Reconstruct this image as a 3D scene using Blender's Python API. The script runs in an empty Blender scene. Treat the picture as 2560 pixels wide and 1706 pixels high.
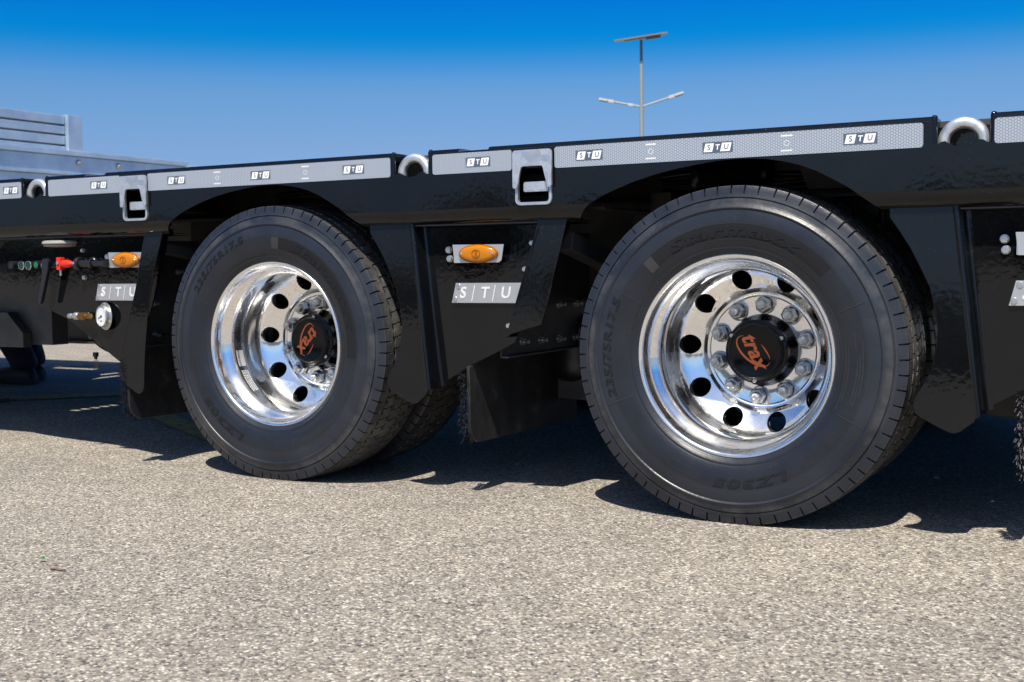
import bpy, bmesh, math, random
from mathutils import Vector, Matrix
from mathutils.geometry import tessellate_polygon
R = math.radians
PI = math.pi
random.seed(7)
SC = bpy.context.scene
COL = SC.collection

# ------------------------------------------------------------------ camera
cam_d = bpy.data.cameras.new('camera')
cam = bpy.data.objects.new('camera', cam_d)
COL.objects.link(cam)
_F = Vector((-0.48479313, 0.8724537, -0.06164545))
_R = Vector((0.87440609, 0.48505494, -0.01164865))
_U = Vector((-0.01973852, 0.05955034, 0.99803013))
_m = Matrix((_R, _U, -_F)).transposed().to_4x4()
_m.translation = Vector((2.25992, -2.64903, 0.60323))
cam.matrix_world = _m
cam_d.lens = 42.222
cam_d.sensor_width = 36.0
cam_d.clip_start = 0.05
cam_d.clip_end = 3000
cam_d.dof.use_dof = True
cam_d.dof.focus_distance = 2.95
cam_d.dof.aperture_fstop = 10.0
SC.camera = cam

# ------------------------------------------------------------------ sky, sun, exposure
SUN = Vector((0.17, -0.58, 1.0)).normalized()          # direction towards the sun
SUN_EL = math.asin(SUN.z)
SUN_AZ = math.atan2(SUN.x, SUN.y)                       # clockwise from +Y
W = bpy.data.worlds.new('World')
SC.world = W
W.use_nodes = True
nt = W.node_tree
for n in list(nt.nodes): nt.nodes.remove(n)
out = nt.nodes.new('ShaderNodeOutputWorld')
bg = nt.nodes.new('ShaderNodeBackground')
sky = nt.nodes.new('ShaderNodeTexSky')
sky.sky_type = 'NISHITA'
sky.sun_disc = False
sky.sun_elevation = SUN_EL
sky.sun_rotation = SUN_AZ
sky.altitude = 200
sky.air_density = 1.0
sky.dust_density = 0.6
sky.ozone_density = 3.0
tc = nt.nodes.new('ShaderNodeTexCoord')
sep = nt.nodes.new('ShaderNodeSeparateXYZ')
ramp = nt.nodes.new('ShaderNodeValToRGB')
mul = nt.nodes.new('ShaderNodeMix'); mul.data_type = 'RGBA'; mul.blend_type = 'MULTIPLY'
mul.inputs[0].default_value = 1.0
nt.links.new(tc.outputs['Generated'], sep.inputs[0])
nt.links.new(sep.outputs['Z'], ramp.inputs['Fac'])
nt.links.new(sky.outputs[0], mul.inputs[6])
# the deep tint fades towards the sun, where a clear sky is paler
dot = nt.nodes.new('ShaderNodeVectorMath'); dot.operation = 'DOT_PRODUCT'
nt.links.new(tc.outputs['Generated'], dot.inputs[0]); dot.inputs[1].default_value = SUN
mr = nt.nodes.new('ShaderNodeMapRange'); mr.interpolation_type = 'SMOOTHSTEP'
mr.inputs['From Min'].default_value = 0.35; mr.inputs['From Max'].default_value = 0.95
nt.links.new(dot.outputs['Value'], mr.inputs['Value'])
pale = nt.nodes.new('ShaderNodeMix'); pale.data_type = 'RGBA'
nt.links.new(mr.outputs[0], pale.inputs[0])
nt.links.new(ramp.outputs[0], pale.inputs[6]); pale.inputs[7].default_value = (.92, .88, .86, 1)
nt.links.new(pale.outputs[2], mul.inputs[7])
nt.links.new(mul.outputs[2], bg.inputs['Color'])
nt.links.new(bg.outputs[0], out.inputs[0])
bg.inputs['Strength'].default_value = 0.10
SKY_TINT = [(0.0, (.27, .36, .60)), (.06, (.31, .40, .62)), (.10, (.335, .425, .615)), (.127, (.305, .448, .625)), (.14, (.293, .453, .628)), (.1524, (.231, .446, .658)), (.165, (.117, .414, .676)), (.178, (.022, .385, .678)), (.186, (.004, .374, .70)), (.214, (.003, .318, .72)), (.45, (.012, .31, .71))]
cr = ramp.color_ramp
while len(cr.elements) < len(SKY_TINT): cr.elements.new(0.5)
for e, (p, c) in zip(cr.elements, SKY_TINT):
    e.position = p; e.color = (*c, 1)

sun_d = bpy.data.lights.new('sun', 'SUN')
sun_d.energy = 4.2
sun_d.angle = R(0.53)
sun_d.color = (1.0, 0.94, 0.84)
sun_o = bpy.data.objects.new('sun', sun_d)
COL.objects.link(sun_o)
sun_o.location = (0, -5, 12)
sun_o.rotation_euler = SUN.to_track_quat('Z', 'Y').to_euler()

SC.view_settings.view_transform = 'Standard'
SC.view_settings.look = 'None'
SC.view_settings.gamma = 1.0
SC.view_settings.use_curve_mapping = False
SC.view_settings.exposure = 0.75
SC.cycles.use_denoising = True
SC.cycles.max_bounces = 8
SC.cycles.glossy_bounces = 5
SC.cycles.caustics_reflective = False
SC.cycles.caustics_refractive = False
SC.cycles.sample_clamp_indirect = 6.0

# ------------------------------------------------------------------ materials
def new_mat(name, color, rough=0.5, metal=0.0, spec=0.5):
    m = bpy.data.materials.new(name); m.use_nodes = True
    p = m.node_tree.nodes['Principled BSDF']
    p.inputs['Base Color'].default_value = (*color, 1)
    p.inputs['Roughness'].default_value = rough
    p.inputs['Metallic'].default_value = metal
    p.inputs['Specular IOR Level'].default_value = spec
    return m

def N(m, kind, **kw):
    n = m.node_tree.nodes.new(kind)
    for k, v in kw.items():
        if k in n.inputs: n.inputs[k].default_value = v
        else: setattr(n, k, v)
    return n
def L(m, a, b): m.node_tree.links.new(a, b)
def P(m): return m.node_tree.nodes['Principled BSDF']

def coords(m): return N(m, 'ShaderNodeTexCoord').outputs['Object']
def noise(m, scale, detail=2.0, rough=0.5, vec=None):
    n = N(m, 'ShaderNodeTexNoise'); n.inputs['Scale'].default_value = scale
    n.inputs['Detail'].default_value = detail; n.inputs['Roughness'].default_value = rough
    L(m, vec if vec is not None else coords(m), n.inputs['Vector']); return n
def cramp(m, src, stops):
    r = N(m, 'ShaderNodeValToRGB')
    while len(r.color_ramp.elements) < len(stops): r.color_ramp.elements.new(0.5)
    for e, (p, c) in zip(r.color_ramp.elements, stops):
        e.position = p; e.color = (*c, 1) if not isinstance(c, (int, float)) else (c, c, c, 1)
    L(m, src, r.inputs['Fac']); return r.outputs['Color']
def bump(m, src, dist, strength=1.0, normal=None):
    b = N(m, 'ShaderNodeBump'); b.inputs['Distance'].default_value = dist; b.inputs['Strength'].default_value = strength
    L(m, src, b.inputs['Height'])
    if normal is not None: L(m, normal, b.inputs['Normal'])
    return b.outputs['Normal']
def math_(m, op, a, b=None):
    n = N(m, 'ShaderNodeMath'); n.operation = op
    for i, x in enumerate((a, b)):
        if x is None: continue
        if isinstance(x, (int, float)): n.inputs[i].default_value = x
        else: L(m, x, n.inputs[i])
    return n.outputs[0]
def mixc(m, fac, a, b):
    n = N(m, 'ShaderNodeMix'); n.data_type = 'RGBA'
    for i, x in ((0, fac), (6, a), (7, b)):
        if isinstance(x, (int, float)): n.inputs[i].default_value = x
        elif isinstance(x, tuple): n.inputs[i].default_value = (*x, 1)
        else: L(m, x, n.inputs[i])
    return n.outputs[2]

# thick glossy black paint with orange peel and a little dust
PAINT = new_mat('black_paint', (.008, .0085, .0095), .10)
def _paint(m):
    c = coords(m)
    n1 = noise(m, 78, 1.0, .4, c); n2 = noise(m, 7, 2, .5, c)
    h = math_(m, 'ADD', math_(m, 'MULTIPLY', n1.outputs['Fac'], .55), math_(m, 'MULTIPLY', n2.outputs['Fac'], .6))
    L(m, bump(m, h, .00019), P(m).inputs['Normal'])
    sp = noise(m, 330, 0, .5, c)
    big = noise(m, 4, 4, .6, c)
    f = math_(m, 'MULTIPLY', cramp(m, sp.outputs['Fac'], [(.80, 0.), (.84, .45)]), cramp(m, big.outputs['Fac'], [(.45, 0.), (.65, 1.)]))
    f2 = cramp(m, big.outputs['Fac'], [(.4, 0.), (.85, .02)])
    L(m, mixc(m, math_(m, 'ADD', f, f2), (.0035, .004, .005), (.17, .155, .135)), P(m).inputs['Base Color'])
    L(m, cramp(m, big.outputs['Fac'], [(.3, .03), (.75, .09)]), P(m).inputs['Roughness'])
    P(m).inputs['IOR'].default_value = 1.42
_paint(PAINT)
DULL = new_mat('black_chassis', (.012, .012, .013), .45)
_c = noise(DULL, 14, 4)
L(DULL, cramp(DULL, _c.outputs['Fac'], [(.3, (.030, .030, .032)), (.75, (.066, .064, .060))]), P(DULL).inputs['Base Color'])
L(DULL, bump(DULL, noise(DULL, 90, 2).outputs['Fac'], .0003), P(DULL).inputs['Normal'])
HUBBLK = new_mat('hub_black', (.0025, .0025, .003), .10)
P(HUBBLK).inputs['IOR'].default_value = 1.36
_c = noise(HUBBLK, 60, 3)
L(HUBBLK, cramp(HUBBLK, _c.outputs['Fac'], [(.35, .07), (.75, .20)]), P(HUBBLK).inputs['Roughness'])
PLAST = new_mat('black_plastic', (.012, .012, .016), .32)

RUBBER = new_mat('tyre_rubber', (.03, .031, .036), .5, 0, .45)
def _rub():
    m = RUBBER; c = coords(m)
    a = noise(m, 7, 5, .6, c)
    b = noise(m, 120, 3, .6, c)
    # dust on the tread (outside radius) : distance from the wheel axis in object space
    sx = N(m, 'ShaderNodeSeparateXYZ'); L(m, c, sx.inputs[0])
    r2 = math_(m, 'ADD', math_(m, 'MULTIPLY', sx.outputs['X'], sx.outputs['X']), math_(m, 'MULTIPLY', sx.outputs['Z'], sx.outputs['Z']))
    r = math_(m, 'SQRT', r2)
    tr = cramp(m, math_(m, 'MULTIPLY', math_(m, 'SUBTRACT', r, .3), 10.0), [(.9, 0.), (.955, 1.)])
    base = cramp(m, a.outputs['Fac'], [(.3, (.011, .0140, .0205)), (.55, (.0170, .0205, .029)), (.8, (.029, .033, .041))])
    dusty = cramp(m, noise(m, 45, 4, .65, c).outputs['Fac'], [(.3, (.065, .062, .057)), (.7, (.165, .155, .138))])
    k = math_(m, 'MULTIPLY', tr, cramp(m, noise(m, 16, 3, .6, c).outputs['Fac'], [(.3, .45), (.65, .95)]))
    # scuffed ring near the shoulder and a matt darker band in the lettering zone
    def band(a0, a1, b1, b0): return math_(m, 'MULTIPLY', cramp(m, math_(m, 'MULTIPLY', math_(m, 'SUBTRACT', r, .2), 5.0), [((a0 - .2) * 5, 0.), ((a1 - .2) * 5, 1.)]), cramp(m, math_(m, 'MULTIPLY', math_(m, 'SUBTRACT', r, .2), 5.0), [((b1 - .2) * 5, 1.), ((b0 - .2) * 5, 0.)]))
    sc = math_(m, 'MULTIPLY', band(.340, .350, .360, .372), cramp(m, noise(m, 13, 5, .7, c).outputs['Fac'], [(.42, 0.), (.68, .85)]))
    base = mixc(m, sc, base, (.060, .060, .062))
    sc2 = cramp(m, noise(m, 5.5, 6, .72, c).outputs['Fac'], [(.56, 0.), (.74, .25)])
    base = mixc(m, sc2, base, (.050, .048, .046))
    lt = band(.240, .250, .305, .312)
    base = mixc(m, math_(m, 'MULTIPLY', lt, .45), base, (.006, .0065, .008))
    L(m, mixc(m, k, base, dusty), P(m).inputs['Base Color'])
    L(m, cramp(m, a.outputs['Fac'], [(.3, .30), (.8, .46)]), P(m).inputs['Roughness'])
    rings = N(m, 'ShaderNodeMath'); rings.operation = 'SINE'
    L(m, math_(m, 'MULTIPLY', r, 1400.0), rings.inputs[0])
    h = math_(m, 'ADD', math_(m, 'MULTIPLY', rings.outputs[0], .06), b.outputs['Fac'])
    L(m, bump(m, h, .0004), P(m).inputs['Normal'])
_rub()
RUBBER2 = new_mat('letter_rubber', (.008, .0085, .010), .60, 0, .3)
L(RUBBER2, bump(RUBBER2, noise(RUBBER2, 300, 2).outputs['Fac'], .0004), P(RUBBER2).inputs['Normal'])
RUBBER3 = new_mat('letter_edge_rubber', (.032, .032, .034), .5, 0, .4)
FLAP = new_mat('flap_rubber', (.016, .016, .017), .55)
_c = noise(FLAP, 11, 5, .65)
L(FLAP, cramp(FLAP, _c.outputs['Fac'], [(.42, (.011, .011, .012)), (.60, (.026, .025, .024)), (.76, (.11, .105, .10))]), P(FLAP).inputs['Base Color'])

CHROME = bpy.data.materials.new('polished_aluminium'); CHROME.use_nodes = True
def _chrome():
    m = CHROME; t = m.node_tree; t.nodes.remove(P(m)); o = t.nodes['Material Output']; c = coords(m)
    nz = noise(m, 26, 3, .6, c)
    b = bump(m, noise(m, 18, 1.5, .5, c).outputs['Fac'], .00010)
    mix = N(m, 'ShaderNodeMixShader')
    for i, (r0, r1, col) in enumerate(((.035, .085, (.96, .955, .945)), (.24, .38, (.93, .925, .915)))):
        gl = N(m, 'ShaderNodeBsdfAnisotropic') if False else N(m, 'ShaderNodeBsdfGlossy')
        gl.inputs['Color'].default_value = (*col, 1)
        L(m, cramp(m, nz.outputs['Fac'], [(.35, r0), (.7, r1)]), gl.inputs['Roughness'])
        L(m, b, gl.inputs['Normal'])
        L(m, gl.outputs[0], mix.inputs[1 + i])
    L(m, cramp(m, noise(m, 9, 4, .6, c).outputs['Fac'], [(.3, .22), (.7, .40)]), mix.inputs[0])
    L(m, mix.outputs[0], o.inputs['Surface'])
_chrome()
NUT = new_mat('zinc_nut', (.36, .37, .37), .34, .8)
_c = noise(NUT, 160, 3)
L(NUT, cramp(NUT, _c.outputs['Fac'], [(.3, (.34, .35, .355)), (.7, (.62, .63, .63))]), P(NUT).inputs['Base Color'])
STEEL = new_mat('bright_steel', (.62, .62, .60), .30, .9)
ZINC = new_mat('galvanised_steel', (.60, .63, .66), .36, .75)
_c = N(ZINC, 'ShaderNodeTexVoronoi'); _c.inputs['Scale'].default_value = 60
L(ZINC, coords(ZINC), _c.inputs['Vector'])
_g = N(ZINC, 'ShaderNodeSeparateColor'); L(ZINC, _c.outputs['Color'], _g.inputs[0])
L(ZINC, cramp(ZINC, _g.outputs[0], [(0., (.52, .55, .57)), (1., (.72, .74, .76))]), P(ZINC).inputs['Base Color'])
L(ZINC, bump(ZINC, noise(ZINC, 60, 4, .6).outputs['Fac'], .0012), P(ZINC).inputs['Normal'])
L(ZINC, cramp(ZINC, noise(ZINC, 35, 3).outputs['Fac'], [(.3, .24), (.7, .46)]), P(ZINC).inputs['Roughness'])
GALV = new_mat('galvanised_sheet', (.50, .53, .56), .42, .55)
_c = noise(GALV, 3.5, 5, .65)
L(GALV, cramp(GALV, _c.outputs['Fac'], [(.3, (.40, .54, .68)), (.7, (.62, .74, .85))]), P(GALV).inputs['Base Color'])
BRUSH = new_mat('brushed_steel_plate', (.62, .62, .61), .34, .75)
L(BRUSH, cramp(BRUSH, noise(BRUSH, 18, 4).outputs['Fac'], [(.3, .26), (.7, .40)]), P(BRUSH).inputs['Roughness'])
PLATEW = new_mat('raised_letter_steel', (.86, .86, .85), .30, .35)
BRASS = new_mat('brass', (.27, .15, .05), .36, .9)
AMBER = new_mat('amber_lens', (.45, .13, .001), .10)
P(AMBER).inputs['Coat Weight'].default_value = .15
_v = N(AMBER, 'ShaderNodeTexVoronoi'); _v.inputs['Scale'].default_value = 800
L(AMBER, coords(AMBER), _v.inputs['Vector'])
L(AMBER, bump(AMBER, _v.outputs['Distance'], .00018), P(AMBER).inputs['Normal'])
L(AMBER, mixc(AMBER, _v.outputs['Distance'], (.60, .225, .0006), (.36, .10, .0004)), P(AMBER).inputs['Base Color'])
AMBERD = new_mat('amber_dark', (.30, .09, .002), .15)
ORANGE = new_mat('orange_print', (1.0, .215, .06), .5)
RED = new_mat('red_plastic', (.62, .025, .01), .35)
GREEN = new_mat('green_plastic', (.012, .13, .045), .3)
DGREEN = new_mat('dark_green_plastic', (.005, .045, .022), .2)
GREYP = new_mat('grey_plastic', (.22, .22, .22), .4)
WHITE = new_mat('white_print', (.80, .80, .80), .4)
DIAL = new_mat('dial_white', (.75, .76, .78), .25)
SLATE = new_mat('slate_print', (.075, .10, .145), .4)
VIOLET = new_mat('violet_print', (.06, .05, .20), .4)
STICK = new_mat('pale_sticker', (.55, .55, .56), .35)
CREAM = new_mat('dull_cream_cap', (.30, .29, .26), .5)

# reflective tape: white cube-corner film with a printed lattice of dark lines
TAPE = new_mat('reflective_film', (.55, .57, .60), .35)
def _tape():
    m = TAPE; c = coords(m)
    sx = N(m, 'ShaderNodeSeparateXYZ'); L(m, c, sx.inputs[0])
    x, z = sx.outputs['X'], sx.outputs['Z']
    k = 2 * PI / .0054
    waves = []
    for a in (0, 60, 120):
        u = math_(m, 'ADD', math_(m, 'MULTIPLY', x, math.cos(R(a)) * k), math_(m, 'MULTIPLY', z, math.sin(R(a)) * k))
        waves.append(math_(m, 'COSINE', u))
    s = math_(m, 'ADD', math_(m, 'ADD', waves[0], waves[1]), waves[2])
    col = cramp(m, math_(m, 'ADD', math_(m, 'MULTIPLY', s, .2), .4), [(.22, (.15, .185, .24)), (.36, (.32, .36, .42)), (.62, (.49, .52, .56)), (.9, (.27, .31, .37))])
    big = noise(m, 6, 3, .5, c)
    L(m, mixc(m, math_(m, 'MULTIPLY', big.outputs['Fac'], .25), col, (.36, .39, .44)), P(m).inputs['Base Color'])
    P(m).inputs['Coat Weight'].default_value = .4
    P(m).inputs['Coat Roughness'].default_value = .12
_tape()
FAINT = new_mat('faint_print', (.66, .68, .70), .35)

# worn asphalt: fine stones in a pale binder
ASPH = new_mat('worn_asphalt', (.2, .19, .18), .85, 0, .3)
def _asph():
    m = ASPH; c = coords(m)
    wob = noise(m, 110, 2, .5, c)
    va = N(m, 'ShaderNodeVectorMath'); va.operation = 'MULTIPLY_ADD'
    L(m, wob.outputs['Color'], va.inputs[0]); va.inputs[1].default_value = (.004, .004, .004); L(m, c, va.inputs[2])
    vec = va.outputs[0]
    v1 = N(m, 'ShaderNodeTexVoronoi'); v1.inputs['Scale'].default_value = 205; L(m, vec, v1.inputs['Vector'])
    v2 = N(m, 'ShaderNodeTexVoronoi'); v2.inputs['Scale'].default_value = 105; L(m, vec, v2.inputs['Vector'])
    s1 = N(m, 'ShaderNodeSeparateColor'); L(m, v1.outputs['Color'], s1.inputs[0])
    s2 = N(m, 'ShaderNodeSeparateColor'); L(m, v2.outputs['Color'], s2.inputs[0])
    col = cramp(m, s1.outputs[0], [(0.0, (.060, .060, .064)), (.10, (.145, .137, .128)), (.30, (.225, .205, .178)), (.60, (.300, .275, .238)), (.84, (.375, .350, .306)), (.96, (.60, .57, .515))])
    stone = cramp(m, s2.outputs[1], [(0.0, (.06, .062, .072)), (.22, (.17, .16, .148)), (.6, (.29, .265, .228)), (.9, (.40, .37, .32)), (1., (.56, .53, .48))])
    pick = cramp(m, s2.outputs[0], [(.74, 0.), (.76, 1.)])
    near = cramp(m, v2.outputs['Distance'], [(.42, 1.), (.52, 0.)])
    col = mixc(m, math_(m, 'MULTIPLY', pick, near), col, stone)
    # dark pits between stones
    pit = cramp(m, v1.outputs['Distance'], [(.55, 0.), (.9, .7)])
    col = mixc(m, pit, col, (.075, .07, .066))
    # broad wear and stains
    b1 = noise(m, .9, 5, .6, c); b2 = noise(m, 6.5, 4, .6, c)
    wear = cramp(m, b1.outputs['Fac'], [(.28, (.81, .795, .78)), (.5, (.98, .95, .905)), (.72, (1.10, 1.06, .995))])
    wear2 = cramp(m, b2.outputs['Fac'], [(.28, .88), (.5, 1.0), (.7, 1.06)])
    mm = N(m, 'ShaderNodeMix'); mm.data_type = 'RGBA'; mm.blend_type = 'MULTIPLY'; mm.inputs[0].default_value = 1
    L(m, col, mm.inputs[6]); L(m, wear, mm.inputs[7])
    m2 = N(m, 'ShaderNodeMix'); m2.data_type = 'RGBA'; m2.blend_type = 'MULTIPLY'; m2.inputs[0].default_value = 1
    L(m, mm.outputs[2], m2.inputs[6]); L(m, wear2, m2.inputs[7])
    L(m, m2.outputs[2], P(m).inputs['Base Color'])
    # odd dark grit and a few oil spots
    gr = noise(m, 46, 1, .4, c)
    grit = cramp(m, gr.outputs['Fac'], [(.765, 0.), (.785, .75)])
    oil = noise(m, 2.3, 3, .55, c)
    oilf = cramp(m, oil.outputs['Fac'], [(.66, 0.), (.76, .32)])
    cc = mixc(m, grit, m2.outputs[2], (.05, .048, .046))
    cc = mixc(m, oilf, cc, (.10, .095, .09))
    L(m, cc, P(m).inputs['Base Color'])
    h = math_(m, 'SUBTRACT', math_(m, 'MULTIPLY', s1.outputs[1], .7), v1.outputs['Distance'])
    h = math_(m, 'ADD', h, math_(m, 'MULTIPLY', noise(m, 300, 3, .6, c).outputs['Fac'], .5))
    L(m, bump(m, h, .0012, .8), P(m).inputs['Normal'])
_asph()
YELL = new_mat('worn_yellow_paint', (.42, .26, .03), .8)
_c = noise(YELL, 25, 5, .7)
L(YELL, cramp(YELL, _c.outputs['Fac'], [(.38, (.19, .17, .13)), (.52, (.46, .33, .07)), (.8, (.52, .36, .06))]), P(YELL).inputs['Base Color'])
DENIM = new_mat('dark_denim', (.012, .016, .03), .85)
L(DENIM, bump(DENIM, noise(DENIM, 28, 3).outputs['Fac'], .02), P(DENIM).inputs['Normal'])
JACK = new_mat('dark_jacket', (.02, .022, .028), .8)
SHOE = new_mat('dark_shoe', (.012, .011, .011), .6)
SKIN = new_mat('skin', (.45, .26, .18), .5)
HAIR = new_mat('dark_hair', (.015, .01, .008), .6)
POLE = new_mat('grey_pole', (.27, .30, .29), .5, .2)
POLED = new_mat('dark_pole', (.10, .12, .13), .5, .2)
LAMPW = new_mat('lamp_housing', (.45, .45, .45), .4)
PANELU = new_mat('solar_panel_back', (.22, .21, .22), .5)
PANELC = new_mat('solar_cells', (.01, .014, .035), .12)
LEAFM = new_mat('leaf_green', (.01, .14, .03), .5)
TWIG = new_mat('dry_brown', (.14, .085, .06), .8)
STONEM = new_mat('pale_stone', (.55, .50, .43), .8)
TREEM = new_mat('far_foliage', (.035, .05, .022), .9)

# ------------------------------------------------------------------ mesh helpers
class MB:
    def __init__(s): s.v = []; s.f = []; s.m = []
    def add(s, vs, fs, m=0):
        o = len(s.v); s.v += [tuple(v) for v in vs]
        s.f += [tuple(i + o for i in f) for f in fs]; s.m += [m] * len(fs); return s
    def box(s, x0, x1, y0, y1, z0, z1, m=0):
        v = [(x, y, z) for x in (x0, x1) for y in (y0, y1) for z in (z0, z1)]
        return s.add(v, [(0, 1, 3, 2), (4, 6, 7, 5), (0, 4, 5, 1), (2, 3, 7, 6), (0, 2, 6, 4), (1, 5, 7, 3)], m)
    def bar(s, a, b, w, h, m=0, up=(0, 0, 1)):
        a = Vector(a); b = Vector(b); d = (b - a).normalized(); u = Vector(up)
        r = d.cross(u).normalized(); u = r.cross(d).normalized()
        v = []
        for p in (a, b):
            for i, j in ((-1, -1), (1, -1), (1, 1), (-1, 1)):
                v.append(p + r * (i * w / 2) + u * (j * h / 2))
        return s.add(v, [(0, 1, 2, 3), (7, 6, 5, 4), (0, 4, 5, 1), (1, 5, 6, 2), (2, 6, 7, 3), (3, 7, 4, 0)], m)
    def plate(s, outer, y0, y1, holes=(), m=0, axis='Y'):
        """2D outline (a,b) given thickness between y0 and y1 along the axis."""
        loops = [list(outer)] + [list(h) for h in holes]
        flat = [p for l in loops for p in l]
        tris = tessellate_polygon([[Vector((p[0], p[1], 0)) for p in l] for l in loops])
        n = len(flat)
        def mk(p, y):
            if axis == 'Y': return (p[0], y, p[1])
            if axis == 'X': return (y, p[0], p[1])
            return (p[0], p[1], y)
        v = [mk(p, y0) for p in flat] + [mk(p, y1) for p in flat]
        f = [tuple(t) for t in tris] + [tuple(i + n for i in reversed(t)) for t in tris]
        o = 0
        for l in loops:
            k = len(l)
            for i in range(k):
                a, b = o + i, o + (i + 1) % k
                f.append((a, b, b + n, a + n))
            o += k
        return s.add(v, f, m)
    def lathe(s, prof, n=48, c=(0, 0, 0), axis='Y', cap0=False, cap1=False, m=0, rot=None):
        """prof: (t, r) along the axis."""
        v = []
        for t, r in prof:
            for i in range(n):
                a = 2 * PI * i / n
                p = (r * math.cos(a), t, r * math.sin(a))
                if axis == 'X': p = (t, r * math.cos(a), r * math.sin(a))
                if axis == 'Z': p = (r * math.cos(a), r * math.sin(a), t)
                p = Vector(p)
                if rot is not None: p = rot @ p
                v.append(p + Vector(c))
        f = []
        for j in range(len(prof) - 1):
            for i in range(n):
                k = (i + 1) % n
                f.append((j * n + i, j * n + k, (j + 1) * n + k, (j + 1) * n + i))
        if cap0: f.append(tuple(range(n)))
        if cap1: f.append(tuple(reversed(range((len(prof) - 1) * n, len(prof) * n))))
        return s.add(v, f, m)
    def tube(s, path, r, n=10, caps=True, m=0):
        path = [Vector(p) for p in path]
        rs = r if isinstance(r, (list, tuple)) else [r] * len(path)
        v = []; up = Vector((0, 0, 1))
        for i, p in enumerate(path):
            d = (path[min(i + 1, len(path) - 1)] - path[max(i - 1, 0)]).normalized()
            if abs(d.dot(up)) > .95: up = Vector((0, 1, 0))
            a = d.cross(up).normalized(); b = a.cross(d).normalized()
            for k in range(n):
                t = 2 * PI * k / n
                v.append(p + (a * math.cos(t) + b * math.sin(t)) * rs[i])
        f = []
        for j in range(len(path) - 1):
            for k in range(n):
                l = (k + 1) % n
                f.append((j * n + k, j * n + l, (j + 1) * n + l, (j + 1) * n + k))
        if caps:
            f.append(tuple(range(n))); f.append(tuple(reversed(range((len(path) - 1) * n, len(path) * n))))
        return s.add(v, f, m)
    def extrude_x(s, prof, xs, m=0, closed=False):
        """prof rows (y,z); xs: list of X per row pairs [(xa, xb)] or a single pair."""
        k = len(prof)
        pairs = xs if isinstance(xs, list) else [xs] * k
        v = []
        for (y, z), (a, b) in zip(prof, pairs): v += [(a, y, z), (b, y, z)]
        f = []
        rng = k if closed else k - 1
        for i in range(rng):
            j = (i + 1) % k
            f.append((2 * i, 2 * i + 1, 2 * j + 1, 2 * j))
        if closed:
            f.append(tuple(2 * i for i in range(k))); f.append(tuple(2 * i + 1 for i in reversed(range(k))))
        return s.add(v, f, m)
    def mesh(s, name, mats, bevel=0, smooth=35, recalc=True, segs=2):
        me = bpy.data.meshes.new(name)
        me.from_pydata(s.v, [], s.f)
        for m in (mats if isinstance(mats, (list, tuple)) else [mats]): me.materials.append(m)
        me.polygons.foreach_set('material_index', s.m)
        if bevel or recalc:
            bm = bmesh.new(); bm.from_mesh(me)
            bmesh.ops.remove_doubles(bm, verts=bm.verts, dist=1e-6)
            if recalc: bmesh.ops.recalc_face_normals(bm, faces=bm.faces)
            if bevel:
                es = [e for e in bm.edges if len(e.link_faces) == 2 and e.calc_face_angle(0) > R(40)]
                bmesh.ops.bevel(bm, geom=es, offset=bevel, segments=segs, affect='EDGES', clamp_overlap=True, profile=.6)
            bm.to_mesh(me); bm.free()
        if smooth:
            me.shade_smooth(); me.set_sharp_from_angle(angle=R(smooth))
        me.update()
        return me
    def build(s, name, mats, parent=None, **kw):
        return link(name, s.mesh(name, mats, **kw), parent)

def link(name, me, parent=None):
    o = bpy.data.objects.new(name, me); COL.objects.link(o)
    if parent is not None: o.parent = parent
    return o
def empty(name, parent=None, loc=(0, 0, 0), rot=(0, 0, 0)):
    o = bpy.data.objects.new(name, None); COL.objects.link(o)
    o.empty_display_size = .1
    o.location = loc; o.rotation_euler = rot
    if parent is not None: o.parent = parent
    return o
def tag(o, label=None, cat=None, group=None, kind=None):
    if label: o['label'] = label
    if cat: o['category'] = cat
    if group: o['group'] = group
    if kind: o['kind'] = kind
    return o

_tc = {}
def text_geo(body, size, extrude=.001, offset=0., shear=0., space=1.0):
    key = (body, size, extrude, offset, shear, space)
    if key in _tc: return _tc[key]
    cu = bpy.data.curves.new('text', 'FONT')
    cu.body = body; cu.size = size; cu.extrude = extrude; cu.offset = offset; cu.shear = shear
    cu.space_character = space
    cu.align_x = 'CENTER'; cu.align_y = 'CENTER'; cu.resolution_u = 3
    ob = bpy.data.objects.new('text', cu); COL.objects.link(ob)
    dg = bpy.context.evaluated_depsgraph_get(); dg.update()
    me = bpy.data.meshes.new_from_object(ob.evaluated_get(dg))
    vs = [tuple(v.co) for v in me.vertices]; fs = [tuple(p.vertices) for p in me.polygons]
    bpy.data.objects.remove(ob); bpy.data.curves.remove(cu); bpy.data.meshes.remove(me)
    _tc[key] = (vs, fs); return vs, fs
def text_flat(mb, body, size, cx, y, cz, extrude=.0006, m=0, offset=0., shear=0., ang=0., sx=1.0, space=1.0):
    vs, fs = text_geo(body, size, extrude, offset, shear, space)
    ca, sa = math.cos(ang), math.sin(ang)
    out = []
    for a, b, c in vs:
        a *= sx
        out.append((cx + a * ca - b * sa, y - c, cz + a * sa + b * ca))
    mb.add(out, fs, m)

def arc(cx, cz, r, a0, a1, n):
    return [(cx + r * math.cos(R(a0 + (a1 - a0) * i / n)), cz + r * math.sin(R(a0 + (a1 - a0) * i / n))) for i in range(n + 1)]
def rrect(x0, x1, z0, z1, r, n=4):
    return arc(x1 - r, z1 - r, r, 0, 90, n) + arc(x0 + r, z1 - r, r, 90, 180, n) + arc(x0 + r, z0 + r, r, 180, 270, n) + arc(x1 - r, z0 + r, r, 270, 360, n)

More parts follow.
